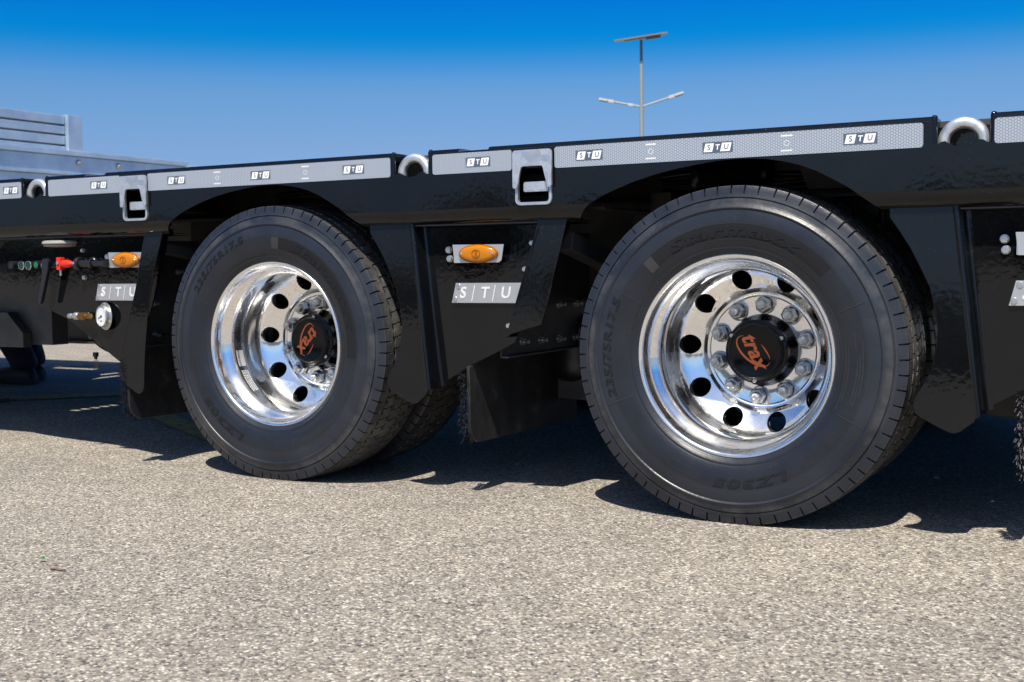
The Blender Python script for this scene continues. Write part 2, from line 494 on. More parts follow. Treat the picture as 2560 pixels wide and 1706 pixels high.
# ------------------------------------------------------------------ setting: ground and painted lines
g = MB(); g.add([(-700, -700, 0), (700, -700, 0), (700, 700, 0), (-700, 700, 0)], [(0, 1, 2, 3)])
tag(g.build('ground', ASPH, smooth=None, recalc=False), kind='structure')
def ground_line(pts, w):
    mb = MB(); L_, R_ = [], []
    pts = [Vector((x, y, 0)) for x, y in pts]
    for i, p in enumerate(pts):
        d = (pts[min(i + 1, len(pts) - 1)] - pts[max(i - 1, 0)]).normalized()
        n = Vector((-d.y, d.x, 0)) * w / 2
        L_.append((p.x + n.x, p.y + n.y, .004)); R_.append((p.x - n.x, p.y - n.y, .004))
    k = len(pts)
    mb.add(L_ + R_, [(i, i + k, i + k + 1, i + 1) for i in range(k - 1)])
    return tag(mb.build('painted_line', YELL, smooth=None, recalc=False), kind='structure')
ground_line([(-0.70, 0.55), (-1.14, .80), (-1.75, 1.2), (-2.25, 1.62)], .10)
ground_line([(-2.20, 1.64), (-2.66, 1.14), (-3.3, .45), (-4.6, -.95)], .20)
ground_line([(-4.6, 1.75), (-3.96, 2.60), (-3.55, 3.11), (-2.4, 4.55)], .05)

# far belt of trees across the yard (behind the viewer, seen in the gloss of the paint)
def far_wood():
    mb = MB(); rnd = random.Random(3)
    x = -240
    while x < 160:
        h = rnd.uniform(6.5, 11.0); w = rnd.uniform(5, 9); y = -150 + rnd.uniform(-8, 8)
        for k in range(3):
            cx = x + rnd.uniform(-2, 2); cz = h * rnd.uniform(.3, .62); rr = w * rnd.uniform(.6, .9)
            vs = []; n1, n2 = 7, 9
            for i in range(n1 + 1):
                t = PI * i / n1
                for j in range(n2):
                    u = 2 * PI * j / n2; q = rr * rnd.uniform(.8, 1.15)
                    vs.append((cx + q * math.sin(t) * math.cos(u), y + q * math.sin(t) * math.sin(u), max(-.1, cz + h * .45 * math.cos(t) * rnd.uniform(.85, 1.1))))
            fs = [(i * n2 + j, i * n2 + (j + 1) % n2, (i + 1) * n2 + (j + 1) % n2, (i + 1) * n2 + j) for i in range(n1) for j in range(n2)]
            mb.add(vs, fs)
        x += w * 1.1
    o = mb.build('far_wood', TREEM, recalc=False, smooth=None)
    tag(o, 'belt of trees far across the yard', 'woods', kind='stuff')
far_wood()

# ------------------------------------------------------------------ the black low-loader trailer
S = 1.3635
TR = empty('flatbed_trailer')
tag(TR, 'glossy black flatbed trailer with polished wheels and reflective side tape', 'trailer')

XL, XR = -5.4, 4.6
ARCH = [(-.395, .700), (-.375, .728), (-.351, .751), (-.315, .770), (-.28, .784), (-.23, .801), (-.173, .816), (-.12, .826), (-.07, .833), (-.03, .838), (.01, .840), (.05, .839), (.088, .836), (.13, .828), (.163, .819), (.20, .804), (.237, .784), (.265, .768), (.29, .750), (.336, .715), (.352, .700)]
HOOKS = [-2.31, -.945, .500, 1.8635, 3.227]
POCK = [-1.86, -.496, .861, 2.2245]
ZC = .752
def at_z(z, left):
    pts = ARCH[:11] if left else ARCH[10:]
    for (a, za), (b, zb) in zip(pts, pts[1:]):
        lo, hi = min(za, zb), max(za, zb)
        if lo <= z <= hi and za != zb: return a + (b - a) * (z - za) / (zb - za)
    return pts[0][0] if left else pts[-1][0]
# side rail face: one long folded sheet with wheel arches, ring notches and pocket openings
bot = [(XL, ZC)]
for k in range(3):
    o = k * S
    bot += [(x + o, z) for x, z in ARCH if z > ZC + .0005]
    i0 = len(bot)
fix = [(XL, ZC)]
for k in range(3):
    o = k * S
    fix.append((at_z(ZC, True) + o, ZC))
    fix += [(x + o, z) for x, z in ARCH if z > ZC + .001]
    fix.append((at_z(ZC, False) + o, ZC))
fix.append((XR, ZC))
ZT = .8955
top = [(XR, ZT)]
for h in sorted(HOOKS, reverse=True):
    top += [(h + .062, ZT), (h + .062, .846), (h + .048, .847), (h + .041, .852), (h + .034, .853), (h + .024, .847), (h + .012, .8415), (h, .840), (h - .012, .8415), (h - .024, .847), (h - .034, .853), (h - .041, .852), (h - .048, .847), (h - .058, .846), (h - .058, ZT)]
top.append((XL, ZT))
holes = [[(c - .036, .776), (c + .036, .776), (c + .036, .846), (c - .036, .846)] for c in POCK]
holes = [rrect(c - .043, c + .043, .764, .845, .01, 3) for c in POCK]
YF = -.018
rail = MB()
rail.plate(fix + top, YF, YF + .008, holes)
rail.build('side_rail', PAINT, TR, bevel=.0008, smooth=None)
# bent lower lip of the rail between the arches
lip = [(YF, ZC), (YF + .0005, .7465), (YF + .003, .739), (YF + .0085, .7305), (YF + .017, .722), (YF + .028, .7155), (YF + .040, .712), (YF + .055, .7105), (.12, .710)]
spans = [(None, 0), (0, 1), (1, 2), (2, None)]
for a, b in spans:
    xs = []
    for y, z in lip:
        zz = max(z, .702)
        xa = XL if a is None else at_z(zz, False) + a * S
        xb = XR if b is None else at_z(zz, True) + b * S
        xs.append((xa, xb))
    m_ = MB(); m_.extrude_x(lip, xs)
    # inner return so the lip has thickness
    inn = [(y + .006, z + .006) for y, z in lip]
    m_.extrude_x(inn, xs)
    m_.build('rail_lip', PAINT, TR, recalc=False, smooth=60)
# rounded top edge, broken by the notches
cuts = []
for h in HOOKS: cuts.append((h - .058, h + .062))
for c in POCK: cuts.append((c - .212, c - .125))
cuts.sort()
segs = []; x = XL
for a, b in cuts: segs.append((x, a)); x = b
segs.append((x, XR))
topm = [(YF, ZT), (YF + .0012, .9005), (YF + .005, .9045), (YF + .010, .906), (.045, .906)]
for a, b in segs:
    m_ = MB(); m_.extrude_x(topm, (a, b))
    m_.build('rail_top', PAINT, TR, recalc=False, smooth=60)
# shallow dips in the top edge beside the pockets
for c in POCK:
    a, b = c - .212, c - .125
    m_ = MB()
    dip = [(YF, ZT), (YF + .002, .8985), (YF + .008, .8995), (.045, .8995)]
    m_.extrude_x(dip, (a, b))
    m_.build('rail_top', PAINT, TR, recalc=False, smooth=60)
# deck with a row of slots that let sun through
SLOTS = [(-1.815, -1.765, .449 + i * .0535, .449 + i * .0535 + .034) for i in range(6)]
SLOTS += [(-3.13, -3.085, 1.52, 1.94), (-2.97, -2.925, 1.57, 1.80), (-3.80, -3.44, 2.02, 2.09)]
xs_ = sorted({XL, XR} | {v for s_ in SLOTS for v in s_[:2]})
ys_ = sorted({.046, 2.50} | {v for s_ in SLOTS for v in s_[2:]})
def in_slot(x, y): return any(a < x < b and c < y < d for a, b, c, d in SLOTS)
dk = MB()
def grid_deck(z0, z1):
    ok = {}
    for i in range(len(xs_) - 1):
        for j in range(len(ys_) - 1):
            ok[i, j] = not in_slot((xs_[i] + xs_[i + 1]) / 2, (ys_[j] + ys_[j + 1]) / 2)
    for (i, j), t in ok.items():
        if not t: continue
        x0, x1, y0, y1 = xs_[i], xs_[i + 1], ys_[j], ys_[j + 1]
        dk.add([(x0, y0, z1), (x1, y0, z1), (x1, y1, z1), (x0, y1, z1)], [(0, 1, 2, 3)])
        dk.add([(x0, y0, z0), (x0, y1, z0), (x1, y1, z0), (x1, y0, z0)], [(0, 1, 2, 3)])
        for di, dj, q in ((-1, 0, [(x0, y0), (x0, y1)]), (1, 0, [(x1, y1), (x1, y0)]), (0, -1, [(x1, y0), (x0, y0)]), (0, 1, [(x0, y1), (x1, y1)])):
            if not ok.get((i + di, j + dj), False):
                (ax, ay), (bx, by) = q
                dk.add([(ax, ay, z0), (bx, by, z0), (bx, by, z1), (ax, ay, z1)], [(0, 1, 2, 3)])
grid_deck(.888, .9005)
dk.build('deck', DULL, TR, smooth=None)
# far side rail
m_ = MB(); m_.box(XL, XR, 2.503, 2.520, .715, .905); m_.build('side_rail', PAINT, TR, smooth=None)
for x in (XL, XR):
    m_ = MB(); m_.box(x - .004, x + .004, YF + .009, 2.502, .715, .887); m_.build('end_panel', PAINT, TR, smooth=None)
# chassis beams
for y0 in (1.04, 1.36):
    m_ = MB(); m_.plate([(XL, .30), (-1.75, .30), (-1.35, .52), (XR, .52), (XR, .86), (XL, .86)], y0 + .06, y0 + .075)
    m_.build('chassis_web', DULL, TR, smooth=None)
    m_ = MB()
    for pts in ([(XL, .288), (-1.75, .288), (-1.34, .508), (XR, .508)],):
        for (xa, za), (xb, zb) in zip(pts, pts[1:]):
            m_.add([(xa, y0, za), (xb, y0, zb), (xb, y0 + .14, zb), (xa, y0 + .14, za), (xa, y0, za + .011), (xb, y0, zb + .011), (xb, y0 + .14, zb + .011), (xa, y0 + .14, za + .011)],
                   [(0, 3, 2, 1), (4, 5, 6, 7), (0, 1, 5, 4), (1, 2, 6, 5), (2, 3, 7, 6), (3, 0, 4, 7)])
    m_.build('chassis_flange', DULL, TR, smooth=None)
for x in (-3.2, -2.2, -1.1, -.68, .72, 2.08, 3.4):
    m_ = MB(); m_.box(x - .035, x + .035, .125, 2.42, .80, .872); m_.build('cross_member', DULL, TR, smooth=None, bevel=.003)
m_ = MB(); m_.box(-1.15, XR, .600, .608, .50, .872); m_.box(-1.15, XR, .56, .600, .50, .508); m_.build('chassis_web', DULL, TR, smooth=None)
# longitudinal stringer seen in the arches
m_ = MB(); m_.box(-1.0, XR, .50, .508, .772, .872); m_.box(-1.0, XR, .44, .50, .772, .780)
m_.build('stringer', DULL, TR, smooth=None)
# box and plate low down at the front
m_ = MB(); m_.plate([(-2.4, .315), (-1.612, .316), (-1.612, .371), (-1.70, .451), (-2.4, .45)], .46, .50)
m_.build('tool_box', DULL, TR, bevel=.003, smooth=None)
m_ = MB(); m_.box(-2.3, -1.50, .503, .58, .325, .62)
m_.build('tool_box', DULL, TR, bevel=.003, smooth=None)

# ---- tape, with its printed logos
def tape(x0, x1):
    z0, z1 = .8425, .8935
    t = MB(); t.plate(rrect(x0, x1, z0, z1, .006, 3), YF - .0012, YF - .0002)
    o = t.build('reflective_tape', TAPE, TR, smooth=None)
    logos = [c for c in (-2.09, -1.69, -1.37, -1.048, -.646, -.324, -.004, .318, .706, 1.016, 1.338, 1.657, 2.07, 2.38, 2.70, 3.02) if x0 + .036 < c < x1 - .036]
    for cx in logos:
        b = MB(); y = YF - .0012
        cz = .8685
        b.plate([(cx - .036, cz - .0125), (cx + .036, cz - .0125), (cx + .036, cz + .0125), (cx - .036, cz + .0125)], y - .0002, y, m=0)
        s_ = .0045
        def para(a, c_, m): b.plate([(cx + a - s_ / 2, cz - .0095), (cx + c_ - s_ / 2, cz - .0095), (cx + c_ + s_ / 2, cz + .0095), (cx + a + s_ / 2, cz + .0095)], y - .0004, y - .0002, m=m)
        para(-.031, -.0105, 1); para(.0085, .031, 1)
        text_flat(b, 'S', .0165, cx - .0205, y - .0006, cz, .0001, 0, .0002)
        text_flat(b, 'T', .0165, cx - .0005, y - .0006, cz, .0001, 1, .0005, .12)
        text_flat(b, 'U', .0165, cx + .0200, y - .0006, cz, .0001, 0, .0002, .12)
        b.build('logo', [SLATE, WHITE], o, smooth=None)
        px = cx + .159
        if x0 + .03 < px < x1 - .03:
            e = MB()
            ring = [(px + .0065 * math.cos(R(t_)), cz + .0065 * math.sin(R(t_))) for t_ in range(0, 360, 24)]
            rin = [(px + .0052 * math.cos(R(t_)), cz + .0052 * math.sin(R(t_))) for t_ in range(0, 360, 24)]
            e.plate(ring, y - .0002, y, [rin])
            e.plate(rrect(px - .013, px + .013, cz + .0145, cz + .0180, .001, 2), y - .0002, y)
            e.plate(rrect(px - .013, px + .013, cz - .0180, cz - .0145, .001, 2), y - .0002, y)
            e.build('approval_mark', FAINT, o, smooth=None)
for a, b in ((-2.24, -1.92), (-1.80, -1.64) if False else (-1.80, -.9985), (-.872, -.5565), (-.441, .438), (.570, .8035), (.923, 1.7865), (1.926, 2.167), (2.2865, 3.150)):
    tape(a, b)

# ---- lashing rings in their notches
for h in HOOKS:
    r_ = empty('lashing_ring', TR, (h, 0, 0))
    t = MB(); rr = .0400
    path = [(rr, .006, .815)] + [(rr * math.cos(R(a)), .006, .851 + rr * math.sin(R(a))) for a in range(0, 181, 9)] + [(-rr, .006, .815)]
    t.tube(path, .0125, 14)
    t.build('ring', ZINC, r_, smooth=50)
    b = MB()
    b.box(-.060, .064, .050, .056, .79, .901)
    b.box(-.060, .064, -.010, .050, .80, .806)
    b.build('recess', PAINT, r_, smooth=None)
    for sx in (-1, 1):
        p_ = MB(); p_.tube([(sx * .058 + .002, -.012, .843), (sx * .058 + .002, -.012, .900), (sx * .058 + .002, -.008, .904)], .0065, 10)
        p_.box(sx * .058 + .0, sx * .058 + .004, -.008, .052, .806, .9045)
        p_.build('weld_post', PAINT, r_, smooth=45)

# ---- galvanised stake pockets
for c in POCK:
    k = empty('stake_pocket', TR, (c + .005, 0, 0))
    # face plate with a tapering cut-out
    out_ = arc(.054 - .008, .8895 - .008, .008, 0, 90, 4) + arc(-.054 + .008, .8895 - .008, .008, 90, 180, 4)
    out_ += arc(-.054 + .005, .796 + .005, .005, 180, 270, 2) + [(-.043, .796)] + arc(-.031 + .006, .8495 - .006, .006, 180, 90, 3) + arc(.031 - .006, .8495 - .006, .006, 90, 0, 3) + [(.043, .796)] + arc(.054 - .005, .796 + .005, .005, 270, 360, 2)
    f_ = MB(); f_.plate(out_, YF - .014, YF - .007)
    f_.build('pocket_plate', ZINC, k, bevel=.0012, smooth=None)
    # U shaped frame below
    U = MB(); U.plate(rrect(-.0505, .0505, .755, .86, .014, 5), YF - .0068, YF + .004, [rrect(-.0435, .0435, .762, .853, .008, 4)])
    U.build('pocket_frame', ZINC, k, bevel=.0012, smooth=None)
    # tongue across the opening
    T = MB(); T.plate(rrect(-.034, .044, .788, .8125, .005, 3), YF + .006, YF + .020)
    T.build('tongue', ZINC, k, bevel=.003, smooth=None)
    B = MB()
    B.box(-.050, .050, .070, .074, .74, .88); B.box(-.054, -.0445, -.009, .070, .74, .88); B.box(.0445, .054, -.009, .070, .74, .88); B.box(-.045, .045, -.009, .070, .745, .757)
    B.build('pocket_box', PAINT, k, smooth=None)

# ---- folded side skirts between the wheels
def hexbolt(parent, x, y, z, r=.0085, h=.008, mat=STEEL, name='bolt', ang=0.):
    b = MB()
    b.lathe([(y, r * 1.12), (y - h * .35, r * 1.12), (y - h * .35, r * .98)], 16, (x, 0, z))
    hx = [(x + r * math.cos(R(60 * i) + ang), z + r * math.sin(R(60 * i) + ang)) for i in range(6)]
    b.plate(hx, y - h, y - h * .3)
    return b.build(name, mat, parent, bevel=.0008, smooth=None)

def marker(parent, ox, right_cut=False):
    """amber side marker on a bent steel bracket; ox = lens centre X."""
    e = empty('side_marker_light', parent, (ox, 0, .638))
    p = MB(); p.plate([(-.080, .0245), (.0735, .0230), (.0665, -.0175), (.058, -.0230), (-.0745, -.0230)], .024, .0262)
    p.box(-.078, -.0745, .0262, .046, -.022, .0235)
    p.build('bracket', BRUSH, e, bevel=.0005, smooth=None)
    l = MB(); prof = [(.024, 1.0), (.0175, 1.0), (.0145, .965), (.0115, .88), (.0095, .70), (.0085, .40), (.0082, .10)]
    n = 40; vs = []
    for y, r in prof:
        for i in range(n):
            a = 2 * PI * i / n
            vs.append((.0555 * r * math.cos(a), y, .0225 * r * math.sin(a)))
    fs = [(j * n + i, j * n + (i + 1) % n, (j + 1) * n + (i + 1) % n, (j + 1) * n + i) for j in range(len(prof) - 1) for i in range(n)]
    fs.append(tuple(range((len(prof) - 1) * n, len(prof) * n)))
    l.add(vs, fs); l.build('lens', AMBER, e, smooth=60)
    rmn = MB(); n_ = 40
    rmn.plate([(.0572 * math.cos(2 * PI * i / n_), .0242 * math.sin(2 * PI * i / n_)) for i in range(n_)], .0165, .0239, [[(.0535 * math.cos(2 * PI * i / n_), .0207 * math.sin(2 * PI * i / n_)) for i in range(n_)]])
    rmn.build('lens_rim', AMBERD, e, smooth=None, bevel=.0006)
    q = MB()
    q.plate([(.013 * math.cos(R(t_)), .011 * math.sin(R(t_))) for t_ in range(0, 360, 20)], .0072, .0086, [[(.0105 * math.cos(R(t_)), .0088 * math.sin(R(t_))) for t_ in range(0, 360, 20)]])
    q.plate(rrect(-.003, .003, -.006, .006, .001, 2), .0072, .0086)
    q.build('lens_core', AMBERD, e, smooth=None)
    for sx in (-.046, .046):
        s_ = MB(); s_.lathe([(.0155, .0036), (.0105, .0036), (.0098, .003)], 12, (sx, 0, 0), cap1=True); s_.build('screw', STEEL, e)
    for bx, bz in ((-.1035, .0115), (-.1005, -.0115)): hexbolt(e, bx, .046, bz, .0085)
    return e

def name_plate(parent, x, z, x_cut):
    """steel plate pressed with S/T/U."""
    p = MB(); p.plate([(x, z + .0265), (x + x_cut, z + .0265), (x + x_cut - .018, z - .0255), (x - .0135, z - .0255)], .0375, .0400)
    o = p.build('name_plate', BRUSH, parent, bevel=.0006, smooth=None)
    for ch, dx in (('S', .0205), ('T', .0865), ('U', .1485)):
        t = MB(); text_flat(t, ch, .041, x + dx, .0372, z, .0010, 0, .0008, .18)
        t.build('letter', PLATEW, o, smooth=None)
    for dx in (.0535, .1155):
        s_ = MB(); s_.plate([(x + dx - .006, z - .021), (x + dx - .0035, z - .021), (x + dx + .006, z + .021), (x + dx + .0035, z + .021)], .0362, .0374)
        s_.build('slash', PLATEW, o, smooth=None)
    for dx, dz in ((.008, .0175), (-.003, -.0155)):
        r_ = MB(); r_.lathe([(.0374, .0072), (.0355, .0066), (.0348, .004), (.0352, .0018)], 16, (x + dx, 0, z + dz), cap1=True); r_.build('rivet', STEEL, o)
    return o

def fold_strip(parent, a_top, a_bot, b_top, b_bot, y0, y1):
    """rolled fold running down between the outer wing (y0) and the inner panel (y1)."""
    r = .009; prof = [(-.004, y0 + .0005), (-.0015, y0 - .0022)]
    for i in range(9):
        t = R(92 * i / 8); prof.append((.002 + r * math.sin(t), y0 - .0035 + r - r * math.cos(t)))
    wb = b_top[0] - a_top[0]
    for i in range(8):
        t = R(90 - 90 * i / 7); prof.append((wb + .004 - .008 * math.sin(t) + .0, y1 - .0005 - .008 + .008 * math.cos(t)))
    prof.append((wb + .010, y1 - .0004))
    n = len(prof); vs = []
    for (xa, za), (xb, zb) in ((a_top, b_top), (a_bot, b_bot)):
        for i, (dx, y) in enumerate(prof):
            t = i / (n - 1)
            vs.append((xa + dx, y, za + (zb - za) * t))
    fs = [(i, i + 1, n + i + 1, n + i) for i in range(n - 1)]
    m_ = MB(); m_.add(vs, fs)
    return m_.build('skirt_fold', PAINT, parent, recalc=False, smooth=60)

def lean(mb, k):
    mb.v = [(x, y - k * (.72 - z), z) for x, y, z in mb.v]
WING_L = [(.350, .7215), (.352, .699), (.374, .667), (.396, .632), (.416, .592), (.436, .550), (.447, .505), (.453, .461), (.4505, .420), (.443, .379), (.431, .353), (.417, .329), (.409, .314), (.406, .303), (.406, .294), (.410, .284), (.418, .276), (.446, .261), (.474, .2475), (.482, .2445), (.492, .244), (.502, .2475), (.530, .2705), (.5335, .280), (.508, .490), (.4835, .700), (.482, .7215)]
def skirt(dx, light=True):
    e = empty('side_skirt', TR, (dx, 0, 0))
    w = MB(); w.plate(WING_L, .005, .009); lean(w, .045 if dx > .5 else .022)
    w.build('skirt_wing', PAINT, e, bevel=.0017, smooth=None)
    fo = fold_strip(e, (.4825, .7205), (.5325, .277), (.500, .7125), (.5480, .291), .005, .0455)
    kk = .045 if dx > .5 else .022
    for v in fo.data.vertices:
        v.co.y -= kk * (.72 - v.co.z) * max(0., min(1., (.0455 - v.co.y) / .0475))
    c = MB(); c.plate([(.500, .709), (.524, .50), (.5475, .294), (.637, .346), (.693, .371), (.752, .399), (.772, .41), (.93, .70), (.93, .709)], .0455, .0495)
    c.build('skirt_panel', PAINT, e, bevel=.001, smooth=None)
    r_ = MB(); r_.plate([(.8625, .7215), (.855, .69), (.812, .555), (.769, .422), (.787, .434), (.872, .458), (.905, .575), (.932, .673), (.944, .7215)], .005, .009); lean(r_, .022)
    r_.build('skirt_wing', PAINT, e, bevel=.0017, smooth=None)
    # edge return of the right wing back to the panel
    q = MB(); q.plate([(.862, .70), (.859, .69), (.816, .555), (.7745, .425), (.7785, .425), (.820, .555), (.863, .69), (.866, .70)], .0025, .0450)
    q.build('skirt_edge', PAINT, e, smooth=None)
    h = MB(); h.box(.36, .93, .010, .060, .7125, .730); h.build('skirt_hanger', DULL, e, smooth=None)
    for x, z in ((.824, .663), (.803, .597), (.754, .452)):
        hexbolt(e, x, .0455, z, .006, .007)
    return e
skirt(0); skirt(S); skirt(2 * S)
marker(TR, .680); marker(TR, .680 + S); marker(TR, .680 + 2 * S)
name_plate(TR, .6005, .536, .196); name_plate(TR, .6005 + S, .536, .196)

# ---- front control panel, left of the first wheel
e = empty('control_skirt', TR)
w = MB(); w.plate([(-.4825, .7215), (-.505, .64), (-.522, .567), (-.560, .44), (-.596, .321), (-.604, .284), (-.571, .255), (-.530, .232), (-.518, .2285), (-.508, .2325), (-.499, .241), (-.495, .252), (-.493, .307), (-.489, .36), (-.483, .412), (-.470, .513), (-.449, .60), (-.409, .7215)], .005, .009); lean(w, .022)
w.build('skirt_wing', PAINT, e, bevel=.0017, smooth=None)
c = MB(); c.plate([(-1.40, .62), (-1.30, .575), (-1.20, .541), (-1.067, .502), (-.949, .476), (-.886, .454), (-.836, .428), (-.751, .379), (-.688, .341), (-.688, .712), (-1.16, .712), (-1.22, .66), (-1.40, .64)], .0455, .0495)
c.build('control_plate', PAINT, e, bevel=.001, smooth=None)
c = MB(); c.plate([(-.6875, .3405), (-.643, .316), (-.59, .29), (-.46, .60), (-.43, .709), (-.6875, .712)], .0450, .0490)
c.build('skirt_panel', PAINT, e, bevel=.001, smooth=None)
h = MB(); h.box(-1.42, -.42, .010, .060, .7125, .730); h.build('skirt_hanger', DULL, e, smooth=None)
for x, z, r_ in ((-.796, .671, .006), (-.791, .585, .0075)): hexbolt(e, x, .0455, z, r_, .009)
marker(TR, -.583)
name_plate(TR, -.7265, .538, .180)

vb = empty('valve_bank', TR)
def button(x, z, cap, ring=None, r=.0135):
    b = MB(); b.lathe([(.0455, r), (.018, r), (.0155, r * .93), (.0155, r * .80), (.019, r * .78)], 22, (x, 0, z))
    b.lathe([(.019, r * .78), (.0165, r * .74), (.0158, r * .4), (.0157, .0005)], 22, (x, 0, z), m=1, cap1=True)
    o = b.build('push_button', [PLAST, cap], vb, smooth=40)
    if ring:
        q = MB(); q.tube([(x + r * .97 * math.cos(R(a)), .0165, z + r * .97 * math.sin(R(a))) for a in range(0, 361, 15)], .0016, 6, caps=False)
        q.build('button_ring', ring, vb)
button(-1.108, .628, PLAST); button(-1.056, .626, DGREEN, CHROME); button(-1.022, .626, DGREEN, CHROME); button(-.986, .628, GREEN); button(-.951, .626, GREYP)
lv = MB(); lv.plate([(-.936, .646), (-.915, .648), (-.908, .636), (-.912, .612), (-.948, .510), (-.954, .502), (-.961, .501), (-.962, .509), (-.942, .590), (-.940, .630)], .000, .014)
lv.build('valve_lever', PLAST, vb, bevel=.003, smooth=None)
m_ = MB(); m_.lathe([(-.93, .012), (-.88, .012), (-.862, .012)], 16, (0, .030, .628), axis='X', cap0=True, cap1=True); m_.build('valve_body', PLAST, vb)
rk = MB(); rk.plate(rrect(-.8705, -.853, .610, .650, .004, 3), .000, .020)
rk.lathe([(-.853, .0125), (-.838, .0135), (-.826, .0125), (-.815, .0085), (-.806, .006)], 16, (0, .012, .629), axis='X', cap0=True, cap1=True)
rk.build('red_handle', RED, vb, bevel=.001, smooth=40)
m_ = MB(); m_.lathe([(-.002, .005), (-.004, .005), (-.0045, .004)], 12, (-.8618, 0, .632), cap1=True); m_.build('screw', STEEL, vb)
m_ = MB(); m_.lathe([(.0, .004), (-.018, .004)], 10, (-.862, .01, .610), axis='Z', cap0=True, cap1=True); m_.build('grease_nipple', STEEL, vb)
bk = MB(); bk.lathe([(-.794, .019), (-.788, .022), (-.780, .022), (-.7765, .0185), (-.7765, .012), (-.735, .011), (-.734, .014), (-.722, .014), (-.722, .009), (-.672, .009), (-.671, .012), (-.664, .012)], 22, (0, .016, .6285), axis='X', cap0=True, cap1=True)
bk.build('air_coupling', PLAST, vb, smooth=40)
m_ = MB(); m_.lathe([(-.001, .0045), (-.003, .0045), (-.004, .003)], 12, (-.7845, -.005, .631), cap1=True); m_.build('screw', STEEL, vb)
for x in (-.81, -.742):
    m_ = MB(); m_.lathe([(.0455, .017), (.030, .017), (.028, .015)], 18, (x, 0, .632), cap1=True); m_.build('coupling_socket', PLAST, vb)
wd = MB(); wd.lathe([(.704, .055), (.702, .062), (.697, .064), (.694, .064), (.692, .060), (.6905, .058), (.689, .061), (.6855, .058), (.683, .03)], 28, (-.888, .045, 0), axis='Z', cap0=True, cap1=True)
wd.build('rubber_cap', CREAM, TR, smooth=30)

gz = empty('pressure_gauge', TR, (-.705, .016, .463), (0, 0, R(-15)))
m_ = MB(); m_.lathe([(.024, .0435), (.0215, .0440), (.0205, .0430), (.0205, .0345), (.0095, .0340), (.0070, .0330), (.0070, .0310), (.0085, .0304), (.0095, .0302)], 36)
m_.build('bezel', STEEL, gz, smooth=40)
m_ = MB(); m_.lathe([(.0090, .0304), (.0088, .0005)], 30, cap1=True); m_.build('dial', DIAL, gz)
m_ = MB(); m_.plate([(-.020, -.0065), (-.019, -.0080), (.006, .0005), (.005, .0025)], .0075, .0084)
m_.plate([(.0035 * math.cos(R(a)), .0035 * math.sin(R(a))) for a in range(0, 360, 30)], .0070, .0083)
m_.build('needle', PLAST, gz, smooth=None)
m_ = MB()
for a in range(-45, 226, 15):
    c_, s_ = math.cos(R(a)), math.sin(R(a)); r0 = .0205 if a % 45 else .0185
    m_.add([(r0 * c_ - .0004 * s_, .0084, r0 * s_ + .0004 * c_), (r0 * c_ + .0004 * s_, .0084, r0 * s_ - .0004 * c_), (.0235 * c_ + .0004 * s_, .0084, .0235 * s_ - .0004 * c_), (.0235 * c_ - .0004 * s_, .0084, .0235 * s_ + .0004 * c_)], [(0, 1, 2, 3)])
text_flat(m_, 'bar', .0085, 0, .0083, -.0145, .0002)
m_.build('scale_mark', SLATE, gz, smooth=None, recalc=False)
for a in (90, 210, 330): 
    m_ = MB(); m_.lathe([(.0205, .0035), (.0178, .0030)], 10, (.038 * math.cos(R(a)), 0, .038 * math.sin(R(a))), cap1=True); m_.build('screw', STEEL, gz)
ft = empty('test_coupling', TR, (0, .012, .4635))
m_ = MB(); m_.lathe([(-.837, .006), (-.833, .0085), (-.820, .0085), (-.818, .0065), (-.810, .0065)], 16, axis='X', cap0=True, cap1=True); m_.build('coupling_cap', NUT, ft, smooth=40)
m_ = MB(); m_.lathe([(-.810, .010), (-.803, .0125), (-.793, .0125), (-.788, .010)], 16, axis='X', cap0=True, cap1=True); m_.build('coupling_cap', NUT, ft, smooth=40)
m_ = MB(); m_.lathe([(-.788, .011), (-.775, .0115), (-.7735, .0135), (-.757, .014), (-.7555, .010), (-.735, .009)], 6, axis='X', cap0=True, cap1=True); m_.build('brass_nut', BRASS, ft, smooth=None)

# air tank and drain ring
tk = empty('air_tank', TR, (-.915, .25, .425))
m_ = MB(); m_.lathe([(-.045, .004), (-.042, .035), (-.032, .065), (-.012, .088), (.012, .100), (.03, .102), (.60, .102), (.65, .05)], 36, cap0=True, cap1=True)
m_.build('tank_shell', PAINT, tk, smooth=50)
m_ = MB(); m_.lathe([(-.012, .0005), (-.012, .011)], 16, (-.056, -.022, -.040), rot=None); m_.build('green_cap', GREEN, tk, recalc=False)
m_ = MB(); m_.lathe([(-.098, .010), (-.112, .010)], 12, (-.07, .0, 0), axis='Z', cap0=True, cap1=True); m_.lathe([(-.112, .006), (-.120, .006)], 12, (-.07, 0, 0), axis='Z', cap1=True); m_.build('drain_valve', PLAST, tk)
m_ = MB(); m_.tube([(-.07 + .007 * math.cos(R(a)), 0, -.136 + .016 * math.sin(R(a))) for a in range(0, 361, 20)], .0014, 6, caps=False); m_.build('drain_ring', BRASS, tk)
# landing support far inside
m_ = MB(); m_.box(-2.61, -2.53, .98, 1.06, .02, .60); m_.box(-2.65, -2.52, .94, 1.10, 0, .02)
m_.build('support_leg', DULL, TR, smooth=None, bevel=.003)

